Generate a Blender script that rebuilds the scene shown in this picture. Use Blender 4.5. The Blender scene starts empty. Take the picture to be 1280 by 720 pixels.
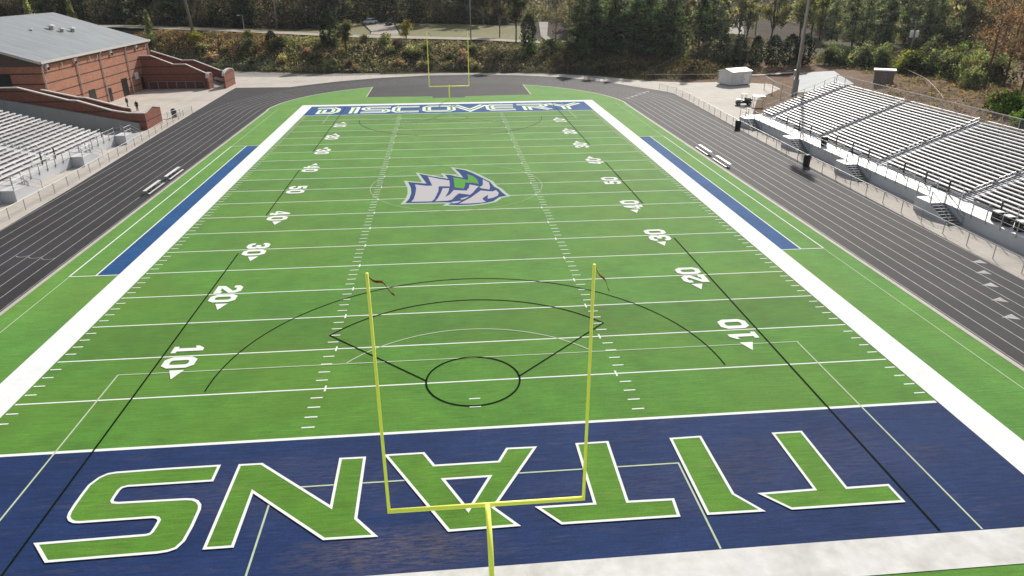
import bpy, bmesh, math, random
import numpy as np
from mathutils import Vector, Matrix, Quaternion

random.seed(7)
RNG = np.random.default_rng(11)
scene = bpy.context.scene
COL = scene.collection
rad = math.radians

# ------------------------------------------------------------------ materials
def _nt(name):
    m = bpy.data.materials.new(name)
    m.use_nodes = True
    nt = m.node_tree
    b = nt.nodes["Principled BSDF"]
    return m, nt, b

def _noise(nt, scale, detail=4.0, rough=0.6, stretch=None, coord='Object'):
    tc = nt.nodes.new("ShaderNodeTexCoord")
    n = nt.nodes.new("ShaderNodeTexNoise")
    n.inputs["Scale"].default_value = scale
    n.inputs["Detail"].default_value = detail
    n.inputs["Roughness"].default_value = rough
    if stretch:
        mp = nt.nodes.new("ShaderNodeMapping")
        mp.inputs["Scale"].default_value = stretch
        nt.links.new(tc.outputs[coord], mp.inputs["Vector"])
        nt.links.new(mp.outputs["Vector"], n.inputs["Vector"])
    else:
        nt.links.new(tc.outputs[coord], n.inputs["Vector"])
    return n.outputs["Fac"]

def _ramp(nt, fac, stops):
    r = nt.nodes.new("ShaderNodeValToRGB")
    e = r.color_ramp.elements
    e[0].position, e[0].color = stops[0][0], (*stops[0][1], 1)
    e[1].position, e[1].color = stops[-1][0], (*stops[-1][1], 1)
    for p, c in stops[1:-1]:
        x = e.new(p); x.color = (*c, 1)
    nt.links.new(fac, r.inputs["Fac"])
    return r.outputs["Color"]

def _mix(nt, a, b, fac, mode='MIX'):
    n = nt.nodes.new("ShaderNodeMix")
    n.data_type = 'RGBA'; n.blend_type = mode
    for sock, v in ((n.inputs[6], a), (n.inputs[7], b)):
        if isinstance(v, tuple): sock.default_value = (*v, 1)
        else: nt.links.new(v, sock)
    if isinstance(fac, (int, float)): n.inputs[0].default_value = fac
    else: nt.links.new(fac, n.inputs[0])
    return n.outputs[2]

def _math(nt, op, a, b=None):
    n = nt.nodes.new("ShaderNodeMath"); n.operation = op
    for i, v in enumerate((a, b)):
        if v is None: continue
        if isinstance(v, (int, float)): n.inputs[i].default_value = v
        else: nt.links.new(v, n.inputs[i])
    return n.outputs[0]

def _xyz(nt, coord='Object'):
    tc = nt.nodes.new("ShaderNodeTexCoord")
    s = nt.nodes.new("ShaderNodeSeparateXYZ")
    nt.links.new(tc.outputs[coord], s.inputs[0])
    return s.outputs

def mat(name, c, rough=0.6, metal=0.0, var=0.12, scale=3.0, scale2=None, stretch=None, spec=0.4, bump=0.0, tint=None):
    """plain surface with noise mottling at one or two scales"""
    m, nt, b = _nt(name)
    k1 = tuple(max(0, v * (1 - var)) for v in c); k2 = tuple(min(1, v * (1 + var)) for v in c)
    col = _ramp(nt, _noise(nt, scale, stretch=stretch), [(0.3, k1), (0.7, k2)])
    if scale2:
        g = tint or tuple(v * 0.72 for v in c)
        f = _noise(nt, scale2, 5.0)
        f2 = _ramp(nt, f, [(0.45, (0, 0, 0)), (0.72, (0.75, 0.75, 0.75))])
        col = _mix(nt, col, g, f2)
    nt.links.new(col, b.inputs["Base Color"])
    b.inputs["Roughness"].default_value = rough
    b.inputs["Metallic"].default_value = metal
    b.inputs["Specular IOR Level"].default_value = spec
    if bump:
        bp = nt.nodes.new("ShaderNodeBump"); bp.inputs["Strength"].default_value = bump
        nt.links.new(_noise(nt, scale * 4), bp.inputs["Height"]); nt.links.new(bp.outputs[0], b.inputs["Normal"])
    return m

def alu_mat(name, c, rough=0.5):
    """weathered aluminium plank: each plank a little different, stains along it"""
    m, nt, b = _nt(name)
    oi = nt.nodes.new("ShaderNodeObjectInfo")
    base = _mix(nt, tuple(v * 0.80 for v in c), tuple(min(1, v * 1.10) for v in c), oi.outputs["Random"])
    st = _ramp(nt, _noise(nt, 0.9, 7.0, 0.75, stretch=(2.0, 0.5, 1)), [(0.42, (0, 0, 0)), (0.72, (0.75, 0.75, 0.75))])
    base = _mix(nt, base, tuple(v * 0.66 for v in c), st)
    nt.links.new(base, b.inputs["Base Color"])
    b.inputs["Roughness"].default_value = rough; b.inputs["Metallic"].default_value = 0.1
    return m

def turf_mat(name, c, dirt=(0.30, 0.26, 0.14), stripe=0.11, worn=0.0, sheen=0.24, dirt_lo=0.54, spot=None):
    """artificial turf: five-yard panels, fine cross grain, broad mottling, optional worn spots"""
    m, nt, b = _nt(name)
    x, y, z = _xyz(nt)
    pan = _math(nt, 'FLOOR', _math(nt, 'DIVIDE', _math(nt, 'ADD', y, 9.144), 4.572))
    wn = nt.nodes.new("ShaderNodeTexWhiteNoise"); wn.noise_dimensions = '1D'
    nt.links.new(pan, wn.inputs["W"])
    hsv_v = _math(nt, 'ADD', _math(nt, 'MULTIPLY', wn.outputs["Value"], stripe * 2), 1 - stripe)
    grain = _noise(nt, 1.0, 6.0, 0.75, stretch=(0.6, 8.0, 1.0))
    g2 = _noise(nt, 0.28, 5.0, 0.65)
    g3 = _noise(nt, 16.0, 5.0, 0.9)
    v = _math(nt, 'MULTIPLY', hsv_v, _math(nt, 'ADD', _math(nt, 'MULTIPLY', grain, 1.5), 0.25))
    v = _math(nt, 'MULTIPLY', v, _math(nt, 'ADD', _math(nt, 'MULTIPLY', g2, 0.9), 0.55))
    v = _math(nt, 'MULTIPLY', v, _math(nt, 'ADD', _math(nt, 'MULTIPLY', g3, 1.7), 0.15))
    comb = nt.nodes.new("ShaderNodeCombineColor")
    for i in range(3): nt.links.new(v, comb.inputs[i])
    col = _mix(nt, c, comb.outputs[0], 1.0, 'MULTIPLY')
    yel = _ramp(nt, _noise(nt, 0.09, 4.0), [(0.42, (0, 0, 0)), (0.7, (0.35, 0.35, 0.35))])
    col = _mix(nt, col, (c[0] * 1.9, c[1] * 1.05, c[2] * 0.8), yel) if worn == 0 else col
    if worn:
        f = _ramp(nt, _noise(nt, 0.5, 10.0, 0.8, stretch=(0.6, 3.2, 1)), [(dirt_lo, (0, 0, 0)), (dirt_lo + 0.16, (worn, worn, worn))])
        col = _mix(nt, col, dirt, f)
    for sx, sy, sr, amt in (spot or []):
        dx = _math(nt, 'DIVIDE', _math(nt, 'SUBTRACT', x, sx), sr); dy = _math(nt, 'DIVIDE', _math(nt, 'SUBTRACT', y, sy), sr * 0.3)
        d2 = _math(nt, 'ADD', _math(nt, 'MULTIPLY', dx, dx), _math(nt, 'MULTIPLY', dy, dy))
        fall = _math(nt, 'MAXIMUM', _math(nt, 'SUBTRACT', 1.0, d2), 0.0)
        pat = _ramp(nt, _noise(nt, 2.2, 10.0, 0.82, stretch=(0.6, 3.4, 1)), [(0.44, (0, 0, 0)), (0.62, (1, 1, 1))])
        col = _mix(nt, col, dirt, _math(nt, 'MULTIPLY', _math(nt, 'MULTIPLY', fall, pat), amt))
    nt.links.new(col, b.inputs["Base Color"])
    b.inputs["Roughness"].default_value = 0.8
    b.inputs["Specular IOR Level"].default_value = 0.12
    b.inputs["Sheen Weight"].default_value = sheen
    b.inputs["Sheen Roughness"].default_value = 0.4
    b.inputs["Sheen Tint"].default_value = (0.75, 1.0, 0.5, 1)
    bp = nt.nodes.new("ShaderNodeBump"); bp.inputs["Strength"].default_value = 0.5; bp.inputs["Distance"].default_value = 0.03
    nt.links.new(_noise(nt, 60.0, 2.0), bp.inputs["Height"]); nt.links.new(bp.outputs[0], b.inputs["Normal"])
    return m

def paint_mat(name, c, wear=0.35, under=(0.10, 0.28, 0.05)):
    """painted or tufted line on turf, slightly worn through"""
    m, nt, b = _nt(name)
    f = _ramp(nt, _noise(nt, 2.2, 7.0, 0.75), [(0.5, (0, 0, 0)), (0.78, (wear, wear, wear))])
    col = _mix(nt, c, under, f)
    nt.links.new(col, b.inputs["Base Color"])
    b.inputs["Roughness"].default_value = 0.85
    b.inputs["Specular IOR Level"].default_value = 0.05
    return m

def brick_mat(name, c, band=(0.09, 0.055, 0.045), pitch=1.55, top=None):
    m, nt, b = _nt(name)
    x, y, z = _xyz(nt)
    fz = _math(nt, 'FRACT', _math(nt, 'DIVIDE', _math(nt, 'ADD', z, 0.35), pitch))
    isb = _math(nt, 'LESS_THAN', fz, 0.13)
    br = nt.nodes.new("ShaderNodeTexBrick")
    tc = nt.nodes.new("ShaderNodeTexCoord")
    cx = nt.nodes.new("ShaderNodeCombineXYZ")
    nt.links.new(_math(nt, 'ADD', x, y), cx.inputs[0]); nt.links.new(z, cx.inputs[1])
    nt.links.new(cx.outputs[0], br.inputs["Vector"])
    br.inputs["Scale"].default_value = 1.0
    br.inputs["Brick Width"].default_value = 0.4; br.inputs["Row Height"].default_value = 0.2
    br.inputs["Mortar Size"].default_value = 0.012
    br.inputs["Color1"].default_value = (*[v * 0.82 for v in c], 1)
    br.inputs["Color2"].default_value = (*[min(1, v * 1.15) for v in c], 1)
    br.inputs["Mortar"].default_value = (*[v * 0.7 + 0.05 for v in c], 1)
    col = br.outputs["Color"]
    n = _noise(nt, 0.6, 6.0)
    col = _mix(nt, col, tuple(v * 0.7 for v in c), _ramp(nt, n, [(0.4, (0, 0, 0)), (0.8, (0.6, 0.6, 0.6))]))
    col = _mix(nt, col, band, isb)
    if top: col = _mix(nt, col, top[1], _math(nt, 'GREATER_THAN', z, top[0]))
    nt.links.new(col, b.inputs["Base Color"])
    b.inputs["Roughness"].default_value = 0.85
    b.inputs["Specular IOR Level"].default_value = 0.2
    return m

def leaf_mat(name, trans=0.55):
    """leaf cards: colour from the object, light and dark clumps from a face attribute"""
    m, nt, b = _nt(name)
    oi = nt.nodes.new("ShaderNodeObjectInfo")
    at = nt.nodes.new("ShaderNodeAttribute"); at.attribute_name = "tint"
    col = _mix(nt, oi.outputs["Color"], at.outputs["Color"], 1.0, 'MULTIPLY')
    b.inputs["Roughness"].default_value = 0.65
    b.inputs["Specular IOR Level"].default_value = 0.25
    nt.links.new(col, b.inputs["Base Color"])
    tr = nt.nodes.new("ShaderNodeBsdfTranslucent")
    nt.links.new(_mix(nt, col, (1.15, 1.05, 0.55), 1.0, 'MULTIPLY'), tr.inputs["Color"])
    mx = nt.nodes.new("ShaderNodeMixShader"); mx.inputs[0].default_value = trans
    nt.links.new(b.outputs[0], mx.inputs[1]); nt.links.new(tr.outputs[0], mx.inputs[2])
    nt.links.new(mx.outputs[0], nt.nodes["Material Output"].inputs["Surface"])
    return m

def mesh_mat(name, c, cell=0.06, wire=0.004):
    """chain link: diamond wire pattern with open cells"""
    m, nt, b = _nt(name)
    x, y, z = _xyz(nt)
    s = _math(nt, 'ADD', x, y)
    a = _math(nt, 'FRACT', _math(nt, 'DIVIDE', _math(nt, 'ADD', s, z), cell))
    d = _math(nt, 'FRACT', _math(nt, 'DIVIDE', _math(nt, 'SUBTRACT', s, z), cell))
    w = _math(nt, 'MAXIMUM', _math(nt, 'LESS_THAN', a, wire / cell), _math(nt, 'LESS_THAN', d, wire / cell))
    t = nt.nodes.new("ShaderNodeBsdfTransparent")
    mx = nt.nodes.new("ShaderNodeMixShader")
    nt.links.new(w, mx.inputs[0]); nt.links.new(t.outputs[0], mx.inputs[1]); nt.links.new(b.outputs[0], mx.inputs[2])
    nt.links.new(mx.outputs[0], nt.nodes["Material Output"].inputs["Surface"])
    b.inputs["Base Color"].default_value = (*c, 1)
    b.inputs["Roughness"].default_value = 0.5; b.inputs["Metallic"].default_value = 0.4
    return m

def terrain_mat(name):
    m, nt, b = _nt(name)
    x, y, z = _xyz(nt)
    n1 = _noise(nt, 0.05, 6.0, 0.65); n2 = _noise(nt, 0.9, 6.0, 0.7)
    col = _ramp(nt, n1, [(0.3, (0.055, 0.05, 0.025)), (0.48, (0.085, 0.085, 0.035)), (0.6, (0.13, 0.10, 0.055)), (0.72, (0.16, 0.09, 0.055))])
    col = _mix(nt, col, (0.05, 0.045, 0.025), _ramp(nt, n2, [(0.4, (0, 0, 0)), (0.7, (0.6, 0.6, 0.6))]))
    # forest floor of fallen leaves farther back, red clay on the right-hand cutting
    far = _ramp(nt, _math(nt, 'DIVIDE', y, 400.0), [(0.46, (0, 0, 0)), (0.52, (1, 1, 1))])
    col = _mix(nt, col, (0.060, 0.045, 0.032), far)
    rx = _ramp(nt, _math(nt, 'DIVIDE', x, 100.0), [(0.40, (0, 0, 0)), (0.62, (0.8, 0.8, 0.8))])
    ry = _ramp(nt, _math(nt, 'DIVIDE', y, 400.0), [(0.36, (1, 1, 1)), (0.40, (0, 0, 0))])
    clay = _ramp(nt, _noise(nt, 0.14, 7.0, 0.7), [(0.3, (0.10, 0.085, 0.05)), (0.5, (0.24, 0.145, 0.10)), (0.7, (0.30, 0.20, 0.14))])
    col = _mix(nt, col, clay, _math(nt, 'MULTIPLY', rx, ry))
    nt.links.new(col, b.inputs["Base Color"])
    b.inputs["Roughness"].default_value = 0.95; b.inputs["Specular IOR Level"].default_value = 0.1
    bp = nt.nodes.new("ShaderNodeBump"); bp.inputs["Strength"].default_value = 0.8; bp.inputs["Distance"].default_value = 0.3
    nt.links.new(n2, bp.inputs["Height"]); nt.links.new(bp.outputs[0], b.inputs["Normal"])
    return m

def concrete_mat(name, c, stain=(0.36, 0.33, 0.28), joint=3.0, rough=0.8):
    m, nt, b = _nt(name)
    x, y, z = _xyz(nt)
    col = _ramp(nt, _noise(nt, 0.35, 8.0, 0.7), [(0.3, tuple(v * 0.86 for v in c)), (0.55, c), (0.75, tuple(min(1, v * 1.1) for v in c))])
    col = _mix(nt, col, stain, _ramp(nt, _noise(nt, 0.13, 6.0, 0.65), [(0.5, (0, 0, 0)), (0.75, (0.55, 0.55, 0.55))]))
    jy = _math(nt, 'LESS_THAN', _math(nt, 'FRACT', _math(nt, 'DIVIDE', y, joint)), 0.016)
    jx = _math(nt, 'LESS_THAN', _math(nt, 'FRACT', _math(nt, 'DIVIDE', x, joint)), 0.016)
    j = _math(nt, 'MULTIPLY', _math(nt, 'MAXIMUM', jx, jy), 0.6)
    col = _mix(nt, col, tuple(v * 0.45 for v in c), j)
    nt.links.new(col, b.inputs["Base Color"])
    b.inputs["Roughness"].default_value = rough
    b.inputs["Specular IOR Level"].default_value = 0.12
    return m

M = {}
M['terrain'] = terrain_mat("earth_and_leaf_litter")
M['concrete'] = concrete_mat("pale_concrete", (0.56, 0.51, 0.45))
M['concrete_wall'] = concrete_mat("cast_concrete", (0.34, 0.34, 0.33), joint=2.4)
M['road'] = mat("worn_road", (0.30, 0.28, 0.25), 0.9, var=0.15, scale=0.8, scale2=0.2)
M['gravel'] = mat("pale_gravel", (0.38, 0.34, 0.28), 0.95, var=0.2, scale=1.5, scale2=0.2)
M['lawn'] = mat("dry_lawn", (0.17, 0.165, 0.06), 0.95, var=0.3, scale=0.5, scale2=0.15, tint=(0.20, 0.15, 0.08))
M['wetlot'] = mat("shiny_slab", (0.20, 0.235, 0.25), 0.7, var=0.08, scale=0.5, scale2=0.3)
M['brick'] = brick_mat("red_brick", (0.25, 0.095, 0.066))
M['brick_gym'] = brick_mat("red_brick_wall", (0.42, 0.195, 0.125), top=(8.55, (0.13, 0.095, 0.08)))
M['cap'] = mat("pale_coping", (0.58, 0.54, 0.50), 0.7)
M['dark_open'] = mat("dark_door", (0.02, 0.018, 0.017), 0.5)
M['galv'] = mat("galvanised_steel", (0.42, 0.43, 0.43), 0.45, 0.7, 0.08, 6)
M['darkpost'] = mat("dark_steel_post", (0.06, 0.06, 0.06), 0.5, 0.3)
M['alu'] = alu_mat('weathered_aluminium', (0.82, 0.80, 0.79))
M['alu_tread'] = alu_mat('aluminium_deck', (0.76, 0.74, 0.735), 0.55)
M['riser'] = mat("shade_painted_riser", (0.085, 0.078, 0.078), 0.7, 0.0)  # dark colour stands in for the shade below the seats
M['skirt'] = mat("grey_bleacher_fascia", (0.56, 0.57, 0.59), 0.6, 0.0, 0.06, 0.6, 0.3)
M['white'] = mat("white_enamel", (0.80, 0.79, 0.77), 0.45, 0.0, 0.05, 2.0)
M['shed'] = mat("white_shed_siding", (0.70, 0.69, 0.66), 0.6, 0.0, 0.06, 1.0, 0.5, tint=(0.5, 0.49, 0.46))
M['black'] = mat("black_plastic", (0.012, 0.012, 0.013), 0.45)
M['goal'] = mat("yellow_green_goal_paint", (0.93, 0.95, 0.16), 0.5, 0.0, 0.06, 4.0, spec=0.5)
_g = M['goal'].node_tree.nodes['Principled BSDF']; _g.inputs['Emission Color'].default_value = (0.80, 0.86, 0.06, 1); _g.inputs['Emission Strength'].default_value = 0.22   # glow added to the paint so the shaded posts look bright
M['ribbon'] = mat("red_ribbon", (0.42, 0.04, 0.03), 0.7)
M['wood'] = mat("weathered_pole_wood", (0.24, 0.20, 0.17), 0.9, 0.0, 0.2, 3.0)
M['chain'] = mesh_mat("chain_link_wire", (0.45, 0.44, 0.42))
M['chain_dark'] = mesh_mat("dark_chain_link_wire", (0.05, 0.05, 0.05), 0.07, 0.010)
M['bark'] = mat("bark", (0.085, 0.065, 0.05), 0.95, 0.0, 0.35, 2.5)
M['bark_red'] = mat("reddish_bark", (0.13, 0.075, 0.06), 0.95, 0.0, 0.3, 2.5)
M['bark_pale'] = mat("pale_bark", (0.20, 0.18, 0.155), 0.95, 0.0, 0.3, 2.5)
M['leaf'] = leaf_mat("foliage")
M['tan'] = mat("tan_panel", (0.20, 0.17, 0.14), 0.8)
M['glass'] = mat("dark_window_glass", (0.03, 0.035, 0.04), 0.1)
M['tyre'] = mat("rubber", (0.02, 0.02, 0.02), 0.8)

TURF = (0.078, 0.222, 0.027)
M['turf'] = turf_mat("green_turf", TURF)
M['turf_apron'] = turf_mat("green_apron_turf", (0.094, 0.265, 0.038), stripe=0.0)
M['navy'] = turf_mat("navy_turf", (0.0165, 0.038, 0.122), dirt=(0.17, 0.135, 0.125), stripe=0.0, worn=0.30, sheen=0.02, spot=[(-3.6, -7.9, 5.0, 0.8), (-9, -3.6, 9.0, 0.28), (7, -5.5, 7.0, 0.22), (15, -4.0, 8.0, 0.25)])
M['blue'] = turf_mat("blue_turf", (0.019, 0.092, 0.25), stripe=0.0, worn=0.12, sheen=0.0)
M['letter_green'] = turf_mat("letter_green_turf", (0.100, 0.250, 0.026), dirt=(0.28, 0.24, 0.10), stripe=0.0, worn=0.4)
M['line'] = paint_mat("white_line", (0.86, 0.88, 0.82), 0.15)
M['line_soft'] = paint_mat("faded_white_line", (0.52, 0.60, 0.42), 0.5)
M['line_black'] = paint_mat("black_line", (0.004, 0.010, 0.004), 0.12, (0.04, 0.10, 0.02))
M['border'] = mat("white_border_turf", (0.88, 0.87, 0.865), 0.8, 0.0, 0.06, 5.0, 0.5, spec=0.05, tint=(0.78, 0.775, 0.755))
M['border_dirty'] = mat("soiled_white_border_turf", (0.70, 0.69, 0.66), 0.8, 0.0, 0.10, 1.5, 0.45, spec=0.2, tint=(0.46, 0.44, 0.40))
M['logo_pale'] = paint_mat("pale_emblem_turf", (0.50, 0.475, 0.485), 0.12, (0.4, 0.4, 0.4))
M['logo_navy'] = paint_mat("navy_emblem_turf", (0.035, 0.065, 0.20), 0.1, (0.1, 0.1, 0.2))
M['logo_green'] = paint_mat("green_emblem_turf", (0.11, 0.33, 0.055), 0.1, (0.1, 0.3, 0.05))
M['curb'] = mat("pale_curb", (0.50, 0.46, 0.40), 0.8, 0.0, 0.1, 1.0)
M['emblem_rim'] = paint_mat('pale_green_rim_turf', (0.46, 0.55, 0.44), 0.1, (0.3, 0.4, 0.3))
M['lane'] = mat("lane_paint", (0.33, 0.32, 0.315), 0.7, 0.0, 0.3, 1.5)

def asphalt_mat(name, c, rough=0.8):
    m, nt, b = _nt(name)
    x, y, z = _xyz(nt)
    col = _ramp(nt, _noise(nt, 0.12, 7.0, 0.7), [(0.3, tuple(v * 0.68 for v in c)), (0.5, c), (0.72, tuple(v * 1.55 for v in c))])
    col = _mix(nt, col, tuple(v * 1.7 for v in c), _ramp(nt, _noise(nt, 12.0, 3.0, 0.8), [(0.5, (0, 0, 0)), (0.8, (0.5, 0.5, 0.5))]))
    nt.links.new(col, b.inputs["Base Color"])
    b.inputs["Roughness"].default_value = rough
    b.inputs["Specular IOR Level"].default_value = 0.28
    bp = nt.nodes.new("ShaderNodeBump"); bp.inputs["Strength"].default_value = 0.4; bp.inputs["Distance"].default_value = 0.02
    nt.links.new(_noise(nt, 40.0, 2.0), bp.inputs["Height"]); nt.links.new(bp.outputs[0], b.inputs["Normal"])
    return m
M['track'] = asphalt_mat("dark_track_surface", (0.028, 0.0265, 0.029))

def roof_mat(name):
    m, nt, b = _nt(name)
    x, y, z = _xyz(nt)
    seam = _math(nt, 'LESS_THAN', _math(nt, 'FRACT', _math(nt, 'DIVIDE', y, 0.6)), 0.12)
    n = _noise(nt, 0.5, 7.0, 0.7, stretch=(0.15, 2.2, 1))
    col = _ramp(nt, n, [(0.3, (0.19, 0.205, 0.215)), (0.5, (0.27, 0.285, 0.295)), (0.7, (0.33, 0.345, 0.345))])
    col = _mix(nt, col, (0.15, 0.165, 0.175), _math(nt, 'MULTIPLY', seam, 0.7))
    nt.links.new(col, b.inputs["Base Color"])
    b.inputs["Roughness"].default_value = 0.5; b.inputs["Metallic"].default_value = 0.15
    return m
M['roof'] = roof_mat("standing_seam_roof")

# ------------------------------------------------------------------ mesh helpers
class MB:
    """collects faces and links them as ONE mesh object"""
    def __init__(self): self.v = []; self.f = []
    def add(self, verts, faces):
        o = len(self.v); self.v += [tuple(map(float, p)) for p in verts]
        self.f += [tuple(i + o for i in q) for q in faces]; return self
    def box(self, c, s, rz=0.0):
        x, y, z = (k / 2 for k in s); ca, sa = math.cos(rz), math.sin(rz)
        vs = [(c[0] + a * x * ca - b * y * sa, c[1] + a * x * sa + b * y * ca, c[2] + d * z) for d in (-1, 1) for a, b in ((-1, -1), (1, -1), (1, 1), (-1, 1))]
        return self.add(vs, [(3, 2, 1, 0), (4, 5, 6, 7), (0, 1, 5, 4), (1, 2, 6, 5), (2, 3, 7, 6), (3, 0, 4, 7)])
    def span(self, a, b): return self.box([(p + q) / 2 for p, q in zip(a, b)], [abs(q - p) for p, q in zip(a, b)])
    def tube(self, pts, r, n=8, r2=None, cap=True):
        pts = [Vector(p) for p in pts]; rings = []; k = len(pts); prev = None
        o = len(self.v)
        for i, p in enumerate(pts):
            d = (pts[min(i + 1, k - 1)] - pts[max(i - 1, 0)]).normalized()
            ref = Vector((0, 0, 1)) if abs(d.z) < 0.9 else Vector((1, 0, 0))
            if prev is not None: ref = prev
            a = d.cross(ref)
            if a.length < 1e-4: a = d.cross(Vector((0, 1, 0)))
            a.normalize(); b = a.cross(d).normalized(); prev = b
            rr = r if not isinstance(r, (list, tuple)) else r[i]
            if r2 is not None: rr = r + (r2 - r) * i / (k - 1)
            for j in range(n):
                t = 2 * math.pi * j / n
                self.v.append(tuple(p + a * (rr * math.cos(t)) + b * (rr * math.sin(t))))
        for i in range(k - 1):
            for j in range(n):
                self.f.append((o + i * n + j, o + i * n + (j + 1) % n, o + (i + 1) * n + (j + 1) % n, o + (i + 1) * n + j))
        if cap:
            self.f.append(tuple(o + j for j in range(n))[::-1]); self.f.append(tuple(o + (k - 1) * n + j for j in range(n)))
        return self
    def prism(self, poly, axis, a, b):
        """poly in the two other axes, extruded along axis from a to b"""
        n = len(poly); vs = []
        for t in (a, b):
            for u, w in poly:
                vs.append({'x': (t, u, w), 'y': (u, t, w), 'z': (u, w, t)}[axis])
        fs = [tuple(range(n))[::-1], tuple(range(n, 2 * n))] + [(i, (i + 1) % n, n + (i + 1) % n, n + i) for i in range(n)]
        return self.add(vs, fs)
    def poly(self, pts, z):
        return self.add([(x, y, z) for x, y in pts], [tuple(range(len(pts)))])
    def build(self, name, m, parent=None, bevel=0.0, smooth=False):
        me = bpy.data.meshes.new(name); me.from_pydata(self.v, [], self.f)
        bm = bmesh.new(); bm.from_mesh(me); bmesh.ops.recalc_face_normals(bm, faces=bm.faces)
        if bevel: bmesh.ops.bevel(bm, geom=list(bm.edges), offset=bevel, segments=2, affect='EDGES', clamp_overlap=True)
        bm.to_mesh(me); bm.free()
        if smooth:
            me.shade_smooth()
        me.materials.append(m if not isinstance(m, str) else M[m])
        o = bpy.data.objects.new(name, me); COL.objects.link(o)
        if parent: o.parent = parent
        return o

def sheet(name, pts, z, m, parent=None):
    """flat horizontal polygon facing up"""
    a = sum(p[0] * q[1] - q[0] * p[1] for p, q in zip(pts, pts[1:] + pts[:1]))
    if a < 0: pts = pts[::-1]
    from mathutils.geometry import tessellate_polygon
    tri = tessellate_polygon([[Vector((x, y, 0)) for x, y in pts]])
    me = bpy.data.meshes.new(name)
    vs = [(x, y, z) for x, y in pts]; fs = []
    for t in tri:
        (ax, ay), (bx, by), (cx, cy) = (pts[i] for i in t)
        s = (bx - ax) * (cy - ay) - (by - ay) * (cx - ax)
        if abs(s) < 1e-9: continue
        fs.append(tuple(t) if s > 0 else tuple(t)[::-1])
    me.from_pydata(vs, [], fs); me.materials.append(M[m])
    o = bpy.data.objects.new(name, me); COL.objects.link(o); o.parent = parent
    return o

def stroke_geo(pts, w, closed=False):
    """mitred flat strip along a 2-D path: verts, faces"""
    n = len(pts); P = [Vector(p) for p in pts]; vs = []
    for i in range(n):
        a = P[i - 1] if (i > 0 or closed) else None
        b = P[(i + 1) % n] if (i < n - 1 or closed) else None
        d1 = (P[i] - a).normalized() if a is not None else None
        d2 = (b - P[i]).normalized() if b is not None else None
        d1 = d1 or d2; d2 = d2 or d1
        n1 = Vector((-d1.y, d1.x)); n2 = Vector((-d2.y, d2.x))
        mit = (n1 + n2)
        mit = mit.normalized() if mit.length > 1e-4 else n1
        L = (w / 2) / max(0.42, mit.dot(n1))
        vs += [tuple(P[i] + mit * L), tuple(P[i] - mit * L)]
    fs = [(2 * i, 2 * i + 1, 2 * ((i + 1) % n) + 1, 2 * ((i + 1) % n)) for i in range(n if closed else n - 1)]
    return vs, fs

def stroke(name, paths, w, z, m, parent=None):
    """one or several strips (each (points, closed)) as one flat mesh"""
    me = bpy.data.meshes.new(name); V = []; F = []
    for pts, closed in paths:
        v, f = stroke_geo(pts, w, closed); o = len(V)
        V += [(x, y, z) for x, y in v]; F += [tuple(i + o for i in q) for q in f]
    me.from_pydata(V, [], F)
    bm = bmesh.new(); bm.from_mesh(me)
    for f in bm.faces:
        f.normal_update()
        if f.normal.z < 0: f.normal_flip()
    bm.to_mesh(me); bm.free()
    me.materials.append(M[m]); o = bpy.data.objects.new(name, me); COL.objects.link(o); o.parent = parent
    return o

def thing(name, label, cat, loc=(0, 0, 0), rz=0.0, group=None):
    o = bpy.data.objects.new(name, None); COL.objects.link(o)
    o.empty_display_size = 0.3
    o.location = loc; o.rotation_euler = (0, 0, rz)
    tag(o, label, cat, group); return o
def tag(o, label, cat, group=None):
    o['label'] = label; o['category'] = cat
    if group: o['group'] = group
    return o
def struct(o): o['kind'] = 'structure'; return o
def dup(root, loc, rz=0.0, label=None, group=None, scale=None):
    r = root.copy(); COL.objects.link(r); r.location = loc; r.rotation_euler = (0, 0, rz)
    if label: r['label'] = label
    if group: r['group'] = group
    if scale: r.scale = scale
    for ch in list(root.children):
        c = ch.copy(); COL.objects.link(c); c.parent = r
        for g in ch.children:
            d = g.copy(); COL.objects.link(d); d.parent = c
    return r
# ------------------------------------------------------------------ terrain
def _lerp(t, x):
    if x <= t[0][0]: return t[0][1]
    for (a, b), (c, d) in zip(t, t[1:]):
        if x <= c: return b + (d - b) * (x - a) / (c - a)
    return t[-1][1]
def _ss(t):
    t = max(0.0, min(1.0, t)); return t * t * (3 - 2 * t)
BANK_FOOT = [(-300, 262), (-120, 190), (-67, 166), (-51, 158), (-30, 149.5), (-11, 149), (8, 148.5), (26, 144.5), (44, 131), (52, 127), (62, 128), (78, 146), (95, 150), (150, 140), (300, 110)]
BANK_RISE = [(-120, 8.0), (-60, 7.2), (-25, 6.1), (10, 5.3), (40, 3.6), (62, 1.4), (80, 0.8), (140, 1.0)]
def terrain(x, y):
    b = _lerp(BANK_FOOT, x)
    h = _lerp(BANK_RISE, x) * _ss((y - b) / 21.0)
    h = max(h, 2.3 * _ss((x - 68) / 20.0) + 0.05 * max(0, x - 105))
    return h + 0.05 * max(0.0, y - b - 55)

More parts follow.
